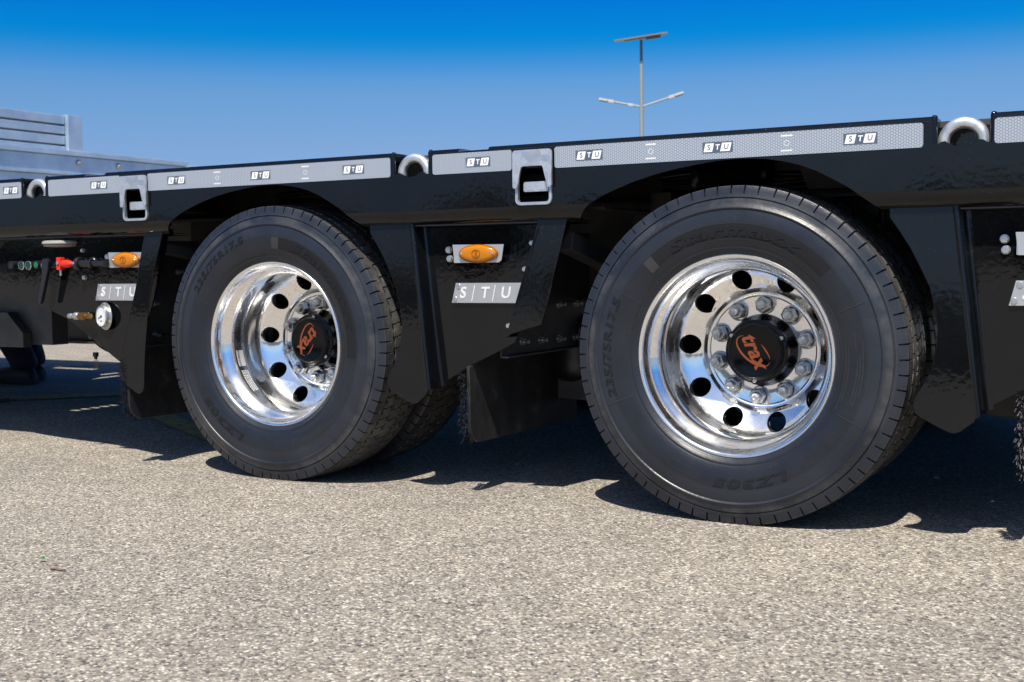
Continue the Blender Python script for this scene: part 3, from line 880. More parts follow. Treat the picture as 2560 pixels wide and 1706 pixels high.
# ---- mud flaps with a bristle edge
def flap(x, y0, y1, z0, z1, lean=0.):
    e = empty('mud_flap', TR, (x, 0, 0))
    r = .055
    zt = .346 if z1 > .35 else z1
    out_ = [(y1, z1), (max(.052, y0 + .02), z1), (max(.052, y0 + .02), zt), (y0, zt - .002)] + arc(y0 + r, z0 + r, r, 180, 270, 6) + [(y1, z0 - .004)]
    m_ = MB(); m_.plate(out_, -.006, .004, axis='X')
    m_.build('rubber_sheet', FLAP, e, bevel=.001, smooth=None)
    b = MB(); rnd = random.Random(int(x * 100) + 900)
    pth = [(y0, .325 - (.325 - z0 - r) * i / 46) for i in range(47)] + arc(y0 + r, z0 + r, r, 180, 262, 16)
    for (ya, za) in pth:
        for k in range(5):
            yy = ya + rnd.uniform(-.001, .002); zz = za + rnd.uniform(-.003, .003); xx = -.010 + rnd.uniform(-.012, .004)
            dy = -rnd.uniform(.006, .016); dz = rnd.uniform(-.009, .007); dx = rnd.uniform(-.006, .008); w_ = .0007
            p0 = Vector((xx, yy, zz)); p1 = p0 + Vector((dx, dy * .6, dz + .003)); p2 = p0 + Vector((dx * 1.6, dy, dz * 1.7))
            for a_, b_ in ((p0, p1), (p1, p2)):
                b.add([a_ + Vector((0, 0, w_)), a_ - Vector((0, 0, w_)), b_ - Vector((0, 0, w_)), b_ + Vector((0, 0, w_))], [(0, 1, 2, 3)])
                b.add([a_ + Vector((w_, 0, 0)), a_ - Vector((w_, 0, 0)), b_ - Vector((w_, 0, 0)), b_ + Vector((w_, 0, 0))], [(0, 1, 2, 3)])
    o = b.build('bristle_fringe', PLAST, e, recalc=False, smooth=None)
    o['kind'] = 'stuff'
    return e
flap(.64, .030, .665, .1395, .40)
flap(-.572, .004, .62, .1435, .40)
flap(1.994, .022, .62, .150, .40)
# mudguard cross plates carrying the flaps, with their bolts
def mudguard(x, bolts):
    e = empty('mudguard', TR, (x, 0, 0))
    m_ = MB(); m_.plate([(.062, .368), (.60, .368), (.60, .700), (.062, .700)], -.002, .002, axis='X')
    m_.box(.002, .022, .062, .60, .366, .371)
    m_.build('guard_plate', DULL, e, smooth=None, bevel=.001)
    for y, z in bolts:
        b = MB(); b.lathe([(.002, .011), (.004, .011), (.0042, .0085), (.012, .0085), (.0122, .005), (.026, .0048)], 10, (0, y, z), axis='X', cap1=True)
        b.build('bolt', NUT, e, smooth=40)
BL = [(.39, .496), (.499, .495), (.17, .403), (.276, .401), (.388, .398), (.492, .398)]
mudguard(.72, BL); mudguard(.72 + S, BL)
mudguard(-.585, [(.13, .60), (.13, .50), (.13, .40), (.24, .60)])
# slanting struts and brackets seen in the arches
for dx in (0, S):
    m_ = MB(); m_.bar((.90 + dx, .075, .668), (.90 + dx, .34, .612), .05, .045); m_.build('strut', DULL, TR, smooth=None, bevel=.002)
    m_ = MB(); m_.box(1.00 + dx, 1.06 + dx, .40, .46, .66, .80); m_.build('bracket', DULL, TR, smooth=None, bevel=.003)
    m_ = MB(); m_.box(.93 + dx, 1.0 + dx, .10, .44, .745, .752); m_.box(.93 + dx, 1.0 + dx, .44, .448, .66, .752); m_.build('bracket', DULL, TR, smooth=None, bevel=.001)
m_ = MB(); m_.bar((-.47, .06, .672), (-.47, .34, .632), .05, .03); m_.build('strut', DULL, TR, smooth=None, bevel=.002)
m_ = MB(); m_.box(-.62, -.30, .34, .36, .60, .765); m_.build('bracket', DULL, TR, smooth=None, bevel=.002)
m_ = MB(); m_.plate([(1.43, .79), (1.70, .79), (1.70, .872), (1.40, .872)], .40, .41); m_.build('bracket', DULL, TR, smooth=None, bevel=.002)
for dx in (0., S):
    bl = MB(); prof = [(1.105, .02), (1.105, .043), (1.118, .046), (1.128, .043)]
    t = 1.128
    while t < 1.30:
        prof += [(t, .040), (t + .0028, .0435), (t + .0056, .040)]; t += .0058
    prof += [(1.302, .046), (1.314, .043), (1.314, .02)]
    bl.lathe([(a + dx, r) for a, r in prof], 30, (0, .47, .838 if dx == 0 else .838), axis='X', cap0=True, cap1=True)
    bl.build('air_bellows', PLAST, TR, smooth=50)
# brake chambers, air hoses and a valve in each arch
for dx in (0., S):
    m_ = MB(); m_.lathe([(.30, .03), (.302, .062), (.35, .070), (.352, .076), (.362, .076), (.364, .070), (.41, .062), (.415, .02)], 24, (-.27 + dx, .20, .74), axis='Y', cap0=True, cap1=True); m_.build('brake_chamber', DULL, TR, smooth=40)
    for q, (r_, ph) in enumerate(((.0085, 0.), (.007, 1.1), (.0085, 2.3))):
        pts = [(-.36 + dx + i * .075, .475 + .02 * math.sin(i * .7 + ph), .845 - q * .024 + .010 * math.sin(i * .9 + ph)) for i in range(11)]
        m_ = MB(); m_.tube(pts, r_, 8); m_.build('air_hose', PLAST, TR, smooth=60)
    m_ = MB(); m_.tube([(.20 + dx, .42, .83), (.235 + dx, .40, .80), (.25 + dx, .40, .74), (.25 + dx, .42, .66)], .008, 8); m_.build('air_hose', PLAST, TR, smooth=60)
    m_ = MB(); m_.lathe([(.775, .007), (.785, .010), (.80, .010), (.802, .014), (.815, .014), (.818, .008), (.84, .008)], 12, (.245 + dx, .30, 0), axis='Z', cap0=True, cap1=True); m_.build('hose_fitting', BRASS, TR, smooth=40)
# suspension seats and dampers low behind the skirts
for dx in (0., S, 2 * S):
    m_ = MB(); m_.plate([(.12 + dx, .33), (.50 + dx, .215), (.78 + dx, .205), (.80 + dx, .26), (.56 + dx, .34), (.20 + dx, .44)], .54, .66); m_.build('suspension_arm', DULL, TR, smooth=None, bevel=.004)
    m_ = MB(); m_.lathe([(.26, .06), (.28, .085), (.33, .095), (.36, .085), (.39, .095), (.44, .085), (.46, .06)], 24, (.68 + dx, .60, 0), axis='Z', cap0=True, cap1=True); m_.build('air_spring', PLAST, TR, smooth=50)
# axles
for k in range(3):
    m_ = MB(); m_.lathe([(.42, .055), (2.08, .055)], 24, (k * S, 0, .391), cap0=True, cap1=True); m_.build('axle', DULL, TR)

# ------------------------------------------------------------------ wheels
PITCH = 72
CY = .112                                             # tyre centre plane, from the outer face of the trailer
SIDE = [(-.0965, .2330), (-.0995, .2385), (-.1040, .2445), (-.1062, .2480), (-.1072, .2505), (-.1068, .2530), (-.1085, .2560), (-.1118, .2680), (-.1145, .2820), (-.1160, .2980), (-.1165, .3140), (-.1150, .3300), (-.1136, .3370), (-.1160, .3392), (-.1168, .3415), (-.1152, .3448), (-.1122, .3490), (-.1105, .3550), (-.1085, .3618), (-.1048, .3634), (-.1046, .3644), (-.1072, .3660), (-.1050, .3730), (-.1030, .3810), (-.1010, .3885)]
def side_y(r):
    for (ya, ra), (yb, rb) in zip(SIDE, SIDE[1:]):
        if ra <= r <= rb: return ya + (yb - ya) * (r - ra) / (rb - ra)
    return SIDE[-1][0]
def crown(y): return .3970 - (abs(y) / .1) ** 2.4 * .0052
def tyre_mesh():
    cols = []; rj = random.Random(11)
    for k in range(PITCH):
        jit = rj.uniform(-.4, .4)
        for off, nd in ((0., 0), (.2, 1), (.42, 1), (.62, 0), (1.8, 0), (2.9, 0), (3.95, 0)):
            cols.append((k * 5 + off + (jit if off < 1 else jit * .4), nd))
    n = len(cols)
    # rows: (y, r, shear, notch depth, zigzag amplitude, is tread groove floor)
    rows = []
    for y, r in SIDE:
        nd = 0.
        if r > .3780: nd = .0045
        rows.append((y, r, 0., nd, 0.))
    rows.append((-.0992, .3920, 0., .007, 0.))
    ribs = [(-.0960, -.0665), (-.0590, -.0275), (-.0200, .0200), (.0275, .0590), (.0665, .0960)]
    gd = .0125
    for i, (a, b) in enumerate(ribs):
        za = 0. if i == 0 else .0042 * (1 if i % 2 else -1)
        zb = 0. if i == 4 else .0042 * (1 if (i + 1) % 2 else -1)
        sh = (0., 1.6, .5, 2.1, 0.)[i]
        mid = (a + b) / 2
        d0 = .011 if i in (0,) else .006
        d1 = .004
        rows.append((a, crown(a), sh, d0 if i else .011, za))
        rows.append((mid - .004, crown(mid), sh, d1 if i not in (0, 4) else .0045, (za + zb) / 2))
        rows.append((mid + .004, crown(mid), sh + (.6 if i not in (0, 4) else 0), d1 if i not in (0, 4) else .0, (za + zb) / 2))
        rows.append((b, crown(b), sh + (.6 if i not in (0, 4) else 0), .006 if i not in (0, 4) else (.0 if i == 0 else .011), zb))
        if i < 4:
            rows.append((b + .0015, crown(b) - gd, sh, 0., zb))
            rows.append((ribs[i + 1][0] - .0015, crown(ribs[i + 1][0]) - gd, sh, 0., zb))
    rows.append((.0992, .3920, 0., .009, 0.))
    for y, r in reversed(SIDE):
        rows.append((-y, r, 0., .0045 if r > .3780 else 0., 0.))
    vs = []
    for y, r, sh, nd, zg in rows:
        for ang, notch in cols:
            ph = (ang + 1.2) % 5.0 / 5.0
            tri = 4 * abs(ph - .5) - 1
            a = R(ang + sh)
            rr = r - (nd if notch else 0)
            yy = y + zg * tri
            if nd and notch and abs(y) > .0988: yy = y * .955
            vs.append((rr * math.cos(a), yy, rr * math.sin(a)))
    fs = []
    for j in range(len(rows) - 1):
        for i in range(n):
            k = (i + 1) % n
            fs.append((j * n + i, (j + 1) * n + i, (j + 1) * n + k, j * n + k))
    m_ = MB(); m_.add(vs, fs)
    return m_.mesh('tyre', RUBBER, recalc=False, smooth=32)
TYRE = tyre_mesh()

def arc_text(mb, body, size, a_mid, r_mid, raise_=.0012, m=0, offset=0., sx=1.0, shear=0., space=1.0):
    vs, fs = text_geo(body, size, .0012, offset, shear, space)
    o = []
    for x, y, z in vs:
        r = r_mid + y
        a = R(a_mid) - x * sx / r_mid
        yy = side_y(min(max(r, .234), .388)) - (raise_ if z > 0 else -.0012)
        o.append((r * math.cos(a), yy, r * math.sin(a)))
    mb.add(o, fs, m)
def arc_patch(mb, a0, a1, r0, r1, raise_, m=0, nr=6):
    na = max(2, int(abs(a1 - a0) / 1.5)); vs = []
    for i in range(nr + 1):
        r = r0 + (r1 - r0) * i / nr
        for j in range(na + 1):
            a = R(a0 + (a1 - a0) * j / na); vs.append((r * math.cos(a), side_y(r) - raise_, r * math.sin(a)))
    fs = [(i * (na + 1) + j, i * (na + 1) + j + 1, (i + 1) * (na + 1) + j + 1, (i + 1) * (na + 1) + j) for i in range(nr) for j in range(na)]
    mb.add(vs, fs, m)
def lettering_mesh():
    mb = MB()
    arc_patch(mb, 41.5, 135.2, .2710, .3060, .0004, 0)
    arc_text(mb, 'Starmaxx', .0345, 90, .2885, .0016, 1, .0009, 2.15, .22, 1.12)
    # pale bars closing the name band
    arc_patch(mb, 130.0, 135.0, .2722, .3048, .0009, 2, 3)
    arc_patch(mb, 41.5, 135.2, .3056, .3064, .0012, 2, 2)
    arc_patch(mb, 41.5, 135.2, .2706, .2714, .0012, 2, 2)
    arc_text(mb, '235/75R17.5', .028, 177.0, .3105, .0016, 1, .0007, 1.55, .1, 1.1)
    arc_text(mb, 'LZ305', .029, -80.5, .2925, .0016, 1, .0011, 2.1, .12, 1.15)
    arc_text(mb, 'REGROOVABLE', .0105, 150.0, .2560, .0010, 2, 0, 1.0, 0, 1.15)
    arc_text(mb, 'TUBELESS', .0105, 167.0, .2590, .0010, 2, 0, 1.0, 0, 1.15)
    arc_text(mb, 'RADIAL CONSTRUCTION', .0095, 42.0, .2560, .0010, 2, 0, 1.0, 0, 1.15)
    for a, r0, r1 in ((151.5, .256, .336), (-26.5, .272, .334), (202., .262, .330), (-76., .308, .335), (88., .306, .318), (23., .262, .325)):
        arc_patch(mb, a - .18, a + .18, r0, r1, .0012, 2, 8)
    def capsule(a0, a1, r0, r1):
        for (p0, p1, q0, q1) in ((a0, a1, r0, r0 + .0011), (a0, a1, r1 - .0011, r1)): arc_patch(mb, p0, p1, q0, q1, .0010, 2, 2)
        rm = (r0 + r1) / 2; h = (r1 - r0) / 2
        for ac, sgn in ((a0, -1), (a1, 1)):
            prev = None
            for k in range(13):
                t = -PI / 2 + PI * k / 12
                for rad in (h, h - .0011): pass
                cur = []
                for rad in (h, h - .0011):
                    a = R(ac) + sgn * rad * math.cos(t) / rm; r = rm + rad * math.sin(t)
                    cur.append((r * math.cos(a), side_y(r) - .0010, r * math.sin(a)))
                if prev: mb.add([prev[0], prev[1], cur[1], cur[0]], [(0, 1, 2, 3)], 2)
                prev = cur
    capsule(16, 35, .257, .275); capsule(-120, -108, .281, .300)
    # rows of tiny moulded print
    for r, a0, a1 in ((.285, 4, 12), (.300, -16, 8), (.2935, -20, 2), (.2870, -20, 0), (.262, -24, 8), (.268, -20, 6)):
        a = a1
        rnd = random.Random(int(r * 1e4))
        while a > a0:
            w_ = rnd.uniform(.25, .9)
            arc_patch(mb, a - w_, a, r - .0014, r + .0014, .0007, 2, 1)
            a -= w_ + rnd.uniform(.15, .4)
    arc_text(mb, 'DOT', .0095, -68.0, .2640, .0010, 2, 0, 1.0, 0, 1.2)
    for a, s_ in ((-52., .0125), (-38., .008)):
        c_ = Vector((.287 * math.cos(R(a)), 0, .287 * math.sin(R(a))))
        prev = None
        for k in range(25):
            t = 2 * PI * k / 24; cur = []
            for q in (s_, s_ - .0010):
                p = c_ + Vector((q * math.cos(t), 0, q * math.sin(t))); rr = math.hypot(p.x, p.z)
                cur.append((p.x, side_y(rr) - .001, p.z))
            if prev: mb.add([prev[0], prev[1], cur[1], cur[0]], [(0, 1, 2, 3)], 2)
            prev = cur
    return mb.mesh('tyre_lettering', [RUBBER2, RUBBER2, RUBBER3], recalc=False, smooth=None)
LETT = lettering_mesh()

NA = 120
RIM_OUT = [(.030, .2300), (.024, .2352), (.0185, .2372), (.0140, .2368), (.0118, .2345), (.0116, .2310), (.0138, .2278), (.0180, .2256), (.0250, .2245), (.0370, .2236), (.0420, .2215), (.0500, .2140), (.0600, .2045), (.0660, .2010), (.0740, .1996), (.1080, .1990), (.1140, .1998), (.1200, .2030), (.1300, .2086), (.1380, .2100), (.1480, .2102), (.1760, .2110), (.1830, .2095), (.1880, .2068)]
DISC0, DISC1 = .1540, .2045
def disc_y(r):
    pts = [(.2060, .1895), (.2045, .1922), (.2000, .1980), (.1900, .2056), (.1780, .2126), (.1660, .2190), (.1580, .2232), (.1540, .2256)]
    for (ra, ya), (rb, yb) in zip(pts, pts[1:]):
        if rb <= r <= ra: return ya + (yb - ya) * (ra - r) / (ra - rb)
    return pts[0][1] if r > pts[0][0] else pts[-1][1]
RIM_IN = [(.2256, .1540), (.2285, .1495), (.2315, .1460), (.2345, .1438), (.2372, .1420), (.2378, .1395), (.2368, .1375), (.2372, .1355), (.2390, .1340), (.2400, .1310), (.2402, .0850)]
def rim_mesh():
    mb = MB()
    mb.lathe(RIM_OUT + [(disc_y(DISC1), DISC1)], NA)
    mb.lathe(RIM_IN, NA)
    rc, rh = .1785, .0243
    n_s = 10
    # direction set around each hole, symmetrical, with the sector corners included
    half = PI / n_s
    up, dn = DISC1 - rc, rc - DISC0
    for h in range(n_s):
        a0 = 2 * PI * h / n_s + R(104 - 108 + 36)
        side = half * rc
        # boundary list going round : right side, top, left side, bottom
        bpts = []
        ns, ne = 8, 12
        for i in range(ns): bpts.append((half, DISC0 + (DISC1 - DISC0) * i / ns))
        for i in range(ne): bpts.append((half - 2 * half * i / ne, DISC1))
        for i in range(ns): bpts.append((-half, DISC1 - (DISC1 - DISC0) * i / ns))
        for i in range(ne): bpts.append((-half + 2 * half * i / ne, DISC0))
        nb = len(bpts)
        def P3(t, r, dy=0.):
            a = a0 + t
            return (r * math.cos(a), disc_y(min(max(r, DISC0), DISC1)) + dy, r * math.sin(a))
        rings = []
        for f in (1.0, .75, .5, .28, .12, 0.):
            row = []
            for t, r in bpts:
                u, v = t * rc, r - rc
                an = math.atan2(v, u); hu, hv = rh * math.cos(an), rh * math.sin(an)
                uu, vv = hu + (u - hu) * f, hv + (v - hv) * f
                if f == 1.0: row.append(P3(t, r))
                else:
                    r_ = rc + vv
                    # keep edges of the sector on circles
                    row.append(P3(uu / rc, r_))
            rings.append(row)
        rings.append([tuple(Vector(p) + Vector((0, .0006, 0)) + Vector((-p[0], 0, -p[2])) * 0 for _ in [0])[0] if False else (p[0], p[1] + .0005, p[2]) for p in rings[-1]])
        # shrink lip slightly for a soft edge, then the wall of the hole
        cx, cz = rc * math.cos(a0), rc * math.sin(a0)
        lip_ = [(cx + (p[0] - cx) * .975, p[1] + .0012, cz + (p[2] - cz) * .975) for p in rings[-2]]
        rings[-1] = lip_
        rings.append([(p[0], p[1] + .020, p[2]) for p in lip_])
        vs = [p for row in rings for p in row]
        fs = []
        for j in range(len(rings) - 1):
            for i in range(nb):
                k = (i + 1) % nb
                fs.append((j * nb + i, j * nb + k, (j + 1) * nb + k, (j + 1) * nb + i))
        mb.add(vs, fs)
    return mb.mesh('rim', CHROME, smooth=38)
RIM = rim_mesh()
def nut_mesh():
    mb = MB()
    mb.lathe([(.2402, .0215), (.2365, .0215), (.2350, .0205), (.2350, .0185), (.2325, .0185)], 22)
    hx = []
    mb.lathe([(.2325, .0180), (.2145, .0180), (.2115, .0155)], 6, cap1=False)
    mb.lathe([(.2115, .0155), (.2112, .0118)], 6)
    mb.lathe([(.2125, .0108), (.1985, .0105), (.1960, .0088), (.1960, .0065), (.1972, .0045), (.1972, .0002)], 16)
    return mb.mesh('wheel_nut', NUT, smooth=28, bevel=0)
NUTM = nut_mesh()
def cap_mesh():
    mb = MB()
    mb.lathe([(.2405, .0890), (.2330, .0895), (.2280, .0885), (.2050, .0800), (.1975, .0775), (.1925, .0770), (.1895, .0785), (.1830, .0785), (.1800, .0770), (.1790, .0735), (.1775, .0700), (.1720, .0690), (.1675, .0665), (.1652, .0625), (.1648, .0590), (.1655, .0560), (.1658, .0002)], 64)
    for a in (30, 150, 270):
        mb.lathe([(.186, .0098), (.1778, .0096), (.1768, .0085), (.1768, .0002)], 16, (.0715 * math.cos(R(a)), 0, .0715 * math.sin(R(a))))
    return mb.mesh('hub_cap', HUBBLK, smooth=40)
CAPM = cap_mesh()
def capbolt_mesh():
    mb = MB()
    mb.lathe([(.1768, .0052), (.1742, .0050), (.1736, .0042), (.1736, .0026), (.1752, .0024), (.1752, .0002)], 12)
    return mb.mesh('cap_screw', STEEL, smooth=30)
CAPB = capbolt_mesh()
def logo_mesh():
    """orange wordmark with a swoosh round it; local frame reads along +X before it is turned."""
    mb = MB(); y = .1651
    text_flat(mb, 'trax', .053, 0, y, .0015, .0003, 0, .0014, .30, 0, 1.0, 1.02)
    # swoosh: thin crescent on a slim ellipse
    tw = R(26)
    def ell(t, a, b):
        x, z = a * math.cos(R(t)), b * math.sin(R(t))
        return (.001 + x * math.cos(tw) - z * math.sin(tw), -.002 + x * math.sin(tw) + z * math.cos(tw))
    for a0, a1, k in ((-212, 12, 1.0), (28, 84, .6)):
        prev = None
        for i in range(41):
            t = a0 + (a1 - a0) * i / 40
            w_ = .0012 + .0042 * k * math.sin(PI * i / 40) ** 1.3
            o_ = ell(t, .0515, .0270); n_ = ell(t, .0515 - w_, .0270 - w_)
            if prev: mb.add([(prev[0][0], y - .0004, prev[0][1]), (prev[1][0], y - .0004, prev[1][1]), (n_[0], y - .0004, n_[1]), (o_[0], y - .0004, o_[1])], [(0, 1, 2, 3)])
            prev = (o_, n_)
    return mb.mesh('hub_logo', ORANGE, recalc=False, smooth=None)
LOGO = logo_mesh()
def drum_mesh():
    mb = MB(); mb.lathe([(.262, .08), (.262, .150), (.285, .172), (.46, .172)], 40); return mb.mesh('brake_drum', DULL)
DRUM = drum_mesh()
def sticker_mesh():
    """rim maker's sticker on the rim's inner wall, with its small print."""
    mb = MB()
    def wall(a, t):
        y = .070 + t
        return (.1990 - .0006) * math.cos(R(a)), y, (.1990 - .0006) * math.sin(R(a))
    def quad(a0, a1, t0, t1, m, lift=0.):
        vs = []
        n_ = 6
        for i in range(n_ + 1):
            a = a0 + (a1 - a0) * i / n_
            for t in (t0, t1):
                r_ = .1988 - lift
                vs.append((r_ * math.cos(R(a)), .074 + t, r_ * math.sin(R(a))))
        mb.add(vs, [(2 * i, 2 * i + 1, 2 * i + 3, 2 * i + 2) for i in range(n_)], m)
    quad(-172, -158, .002, .032, 0)
    vs, fs = text_geo('POMLEAD', .0098, .0002, .0002, 0, 1.1)
    mb.add([((.1984) * math.cos(R(-165) + x / .1984), .074 + .010 + y, .1984 * math.sin(R(-165) + x / .1984)) for x, y, z in vs], fs, 1)
    rnd = random.Random(5)
    for row in range(4):
        a = -154
        while a < -134:
            w_ = rnd.uniform(.6, 1.9); quad(a, a + w_, .004 + row * .0075, .0085 + row * .0075, 2, .0002); a += w_ + .5
    return mb.mesh('maker_sticker', [STICK, VIOLET, WHITE], recalc=False, smooth=None)

def wheel(x, tyre_ang, cap_ang, full=True, sticker=False):
    """tyre_ang and cap_ang in degrees anticlockwise as seen from the outside."""
    e = empty('wheel', TR, (x, 0, .391))
    t = link('tyre', TYRE, e); t.location = (0, CY, 0); t.rotation_euler = (0, -R(tyre_ang), 0)
    l = link('tyre_lettering', LETT, e); l.location = (0, CY, 0); l.rotation_euler = (0, -R(tyre_ang), 0); l['kind'] = 'stuff'
    t2 = link('tyre', TYRE, e); t2.location = (0, CY + .27, 0); t2.rotation_euler = (0, -R(tyre_ang + 2.3), PI)
    rm = link('rim', RIM, e); rm.rotation_euler = (0, 0, 0)
    link('brake_drum', DRUM, e)
    for k in range(10):
        n = link('wheel_nut', NUTM, e); a = R(14.5 + 36 * k)
        n.location = (.1128 * math.cos(a), 0, .1128 * math.sin(a))
        n.rotation_euler = (0, random.uniform(0, 1), 0); n.scale = (1.12, 1, 1.12)
    c = link('hub_cap', CAPM, e); c.location = (0, .007, 0); c.rotation_euler = (0, -R(cap_ang), 0)
    for a in (30, 150, 270):
        b = link('cap_screw', CAPB, e); aa = R(a + cap_ang); b.location = (.0715 * math.cos(aa), .007, .0715 * math.sin(aa))
    lg = link('hub_logo', LOGO, e)
    lg.rotation_euler = (0, -R(cap_ang - 63), 0); lg.scale = (.98, 1, .98); lg.location = (-.002, .007, .003)
    if sticker: link('maker_sticker', sticker_mesh(), e)
    return e
wheel(0, -48, -70, sticker=True)
wheel(S, 0, -2)
wheel(2 * S, 30, 80)
for k in range(3):                                      # the far side of each axle
    e = empty('wheel', TR, (k * S, 2.5, .391))
    for i, yy in enumerate((-CY, -CY - .27)):
        t = link('tyre', TYRE, e); t.location = (0, yy, 0); t.rotation_euler = (0, .3 + i, 0)

# ------------------------------------------------------------------ galvanised trailer parked across, behind
G = empty('galvanised_trailer', None, (-8, 5, 0))
tag(G, 'grey galvanised trailer with slatted headboard parked behind the black deck', 'trailer')
def gb(name, x0, x1, y0, y1, z0, z1, mat=GALV, bevel=.006):
    m_ = MB(); m_.box(x0, x1, y0 - 5, y1 - 5, z0, z1); return m_.build(name, mat, G, bevel=bevel, smooth=None)
ZR = 1.885
# slatted headboard : boards between end posts
bz = [(2.155, 2.262), (2.052, 2.148), (1.944, 2.045), (1.890, 1.937)]
for z0, z1 in bz: gb('board', -.14, -.075, -4, 6.27, z0 + .004, z1 - .008, bevel=.008)
gb('headboard_sheet', -.17, -.145, -4, 6.30, ZR, 2.25)
gb('post', -.142, -.03, 6.275, 6.46, ZR, 2.262)
gb('post', -.15, -.03, -4.2, -4.005, ZR, 2.262)
gb('top_rail', -.16, 0, -4.2, 8.0, ZR - .055, ZR, bevel=.008)
gb('side_channel', -.16, -.03, -4.2, 8.0, ZR - .225, ZR - .058)
gb('bottom_flange', -.16, .0, -4.2, 8.0, ZR - .26, ZR - .228, bevel=.004)
gb('side_panel', -.12, -.06, -4.2, 7.9, 1.0, ZR - .263)
gb('corner_bracket', -.20, -.05, 8.05, 8.22, ZR - .16, ZR - .03, bevel=.02)
gb('chassis', -2.3, -.2, -4.2, 8.0, .80, .997, DULL)
gb('side_panel', -2.50, -2.42, -4.2, 7.9, 1.0, ZR)
gb('floor', -2.42, -.125, -4.2, 7.9, 1.0, 1.06)
for y in (6.40, 6.95):
    m_ = MB(); m_.lathe([(-.03, .035), (-.012, .035), (-.008, .022), (.012, .020)], 12, (0, y - 5, ZR - .125), axis='X', cap1=True); m_.build('bolt', NUT, G)
for y in (-2.6, -1.3):
    for xx in (-.45, -2.05):
        m_ = MB(); m_.lathe([(-.14, .28), (-.15, .42), (-.12, .49), (.12, .49), (.15, .42), (.14, .28)], 32, (xx, y - 5, .49), axis='X', cap0=True, cap1=True)
        m_.build('wheel', DULL, G)
m_ = MB(); m_.box(-.5, -.38, 2.2, 2.32, 0, .8); m_.build('support_leg', GALV, G, smooth=None)
m_ = MB(); m_.box(-2.1, -1.98, 2.2, 2.32, 0, .8); m_.build('support_leg', GALV, G, smooth=None)

# ------------------------------------------------------------------ solar street lamp
k = 42 / 28.
def lp(x, y, z): return (2.26 + (x - 2.26) * k, -2.649 + (y + 2.649) * k, .603 + (z - .603) * k)
b0 = lp(-8.612, 23.167, 3.62)
LM = empty('solar_street_lamp', None, (b0[0], b0[1], 0))
tag(LM, 'grey solar street lamp with two arms and a tilted panel on top', 'street lamp')
zt = lp(0, 0, 5.752)[2]; zs = lp(0, 0, 5.21)[2]; za = lp(0, 0, 4.235)[2]
m_ = MB(); m_.tube([(0, 0, 0), (0, 0, zs)], [.10, .058], 16); m_.build('pole', POLE, LM, smooth=50)
m_ = MB(); m_.tube([(0, 0, zs), (0, 0, zt)], [.050, .050], 16); m_.build('upper_pole', POLED, LM, smooth=50)
m_ = MB(); m_.lathe([(0, .22), (.02, .22), (.021, .14), (.10, .13)], 20, axis='Z', cap0=True); m_.build('base_plate', POLE, LM)
dirx = Vector((.935, .354, 0))                              # across the view
diry = Vector((-.354, .935, 0))
pc = Vector((0, 0, zt + .03))
tilt = Vector((.935 * .82, .354 * .82, .10)).normalized()
ux = Vector((.925, .36, .118)).normalized(); uy = Vector((-.36, .93, .135)); uz = ux.cross(uy).normalized(); uy = uz.cross(ux)
def slab(mb, c, hx, hy, hz, m=0):
    v = [c + ux * (sx * hx) + uy * (sy * hy) + uz * (sz * hz) for sx in (-1, 1) for sy in (-1, 1) for sz in (-1, 1)]
    mb.add(v, [(0, 1, 3, 2), (4, 6, 7, 5), (0, 4, 5, 1), (2, 3, 7, 6), (0, 2, 6, 4), (1, 5, 7, 3)], m)
m_ = MB(); slab(m_, pc + uz * .06, .90, .48, .022); m_.build('solar_panel', [PANELU], LM, smooth=None)
m_ = MB(); slab(m_, pc + uz * .086, .87, .45, .003); m_.build('solar_cells', [PANELC], LM, smooth=None)
m_ = MB(); slab(m_, pc + uz * .015 + ux * .02, .60, .05, .022); slab(m_, pc + uz * .015, .05, .40, .022); m_.build('panel_bracket', [POLE], LM, smooth=None)
m_ = MB(); slab(m_, pc + ux * .42 - uz * .012, .25, .16, .045); m_.build('battery_box', [POLED], LM, smooth=None)
for tip, nm in ((lp(-9.499, 22.824, 4.432), 0), (lp(-7.736, 23.505, 4.519), 1)):
    t = Vector(tip) - Vector((b0[0], b0[1], 0)); s0 = Vector((0, 0, za)); d = (t - s0)
    m_ = MB(); m_.tube([s0, s0 + d * .70], .034, 10); m_.build('arm', POLE, LM)
    hd = empty('lamp_head', LM)
    u = d.normalized(); a = s0 + d * .66; L_ = d.length * .36
    q = MB(); q.bar(a, a + u * L_ * .42, .15, .10); q.bar(a + u * L_ * .42, a + u * L_, .24, .075); q.build('housing', LAMPW, hd, bevel=.012, smooth=None)
    q = MB(); q.bar(a + u * L_ * .45 - Vector((0, 0, .045)), a + u * L_ * .97 - Vector((0, 0, .045)), .19, .012); q.build('lens', POLED, hd, smooth=None)
m_ = MB(); d = Vector(lp(-9.499, 22.824, 4.432)) - Vector((b0[0], b0[1], za)); m_.bar(Vector((0, 0, za)) + d * .20, Vector((0, 0, za)) + d * .32, .09, .09); m_.build('clamp', LAMPW, LM, smooth=None, bevel=.01)

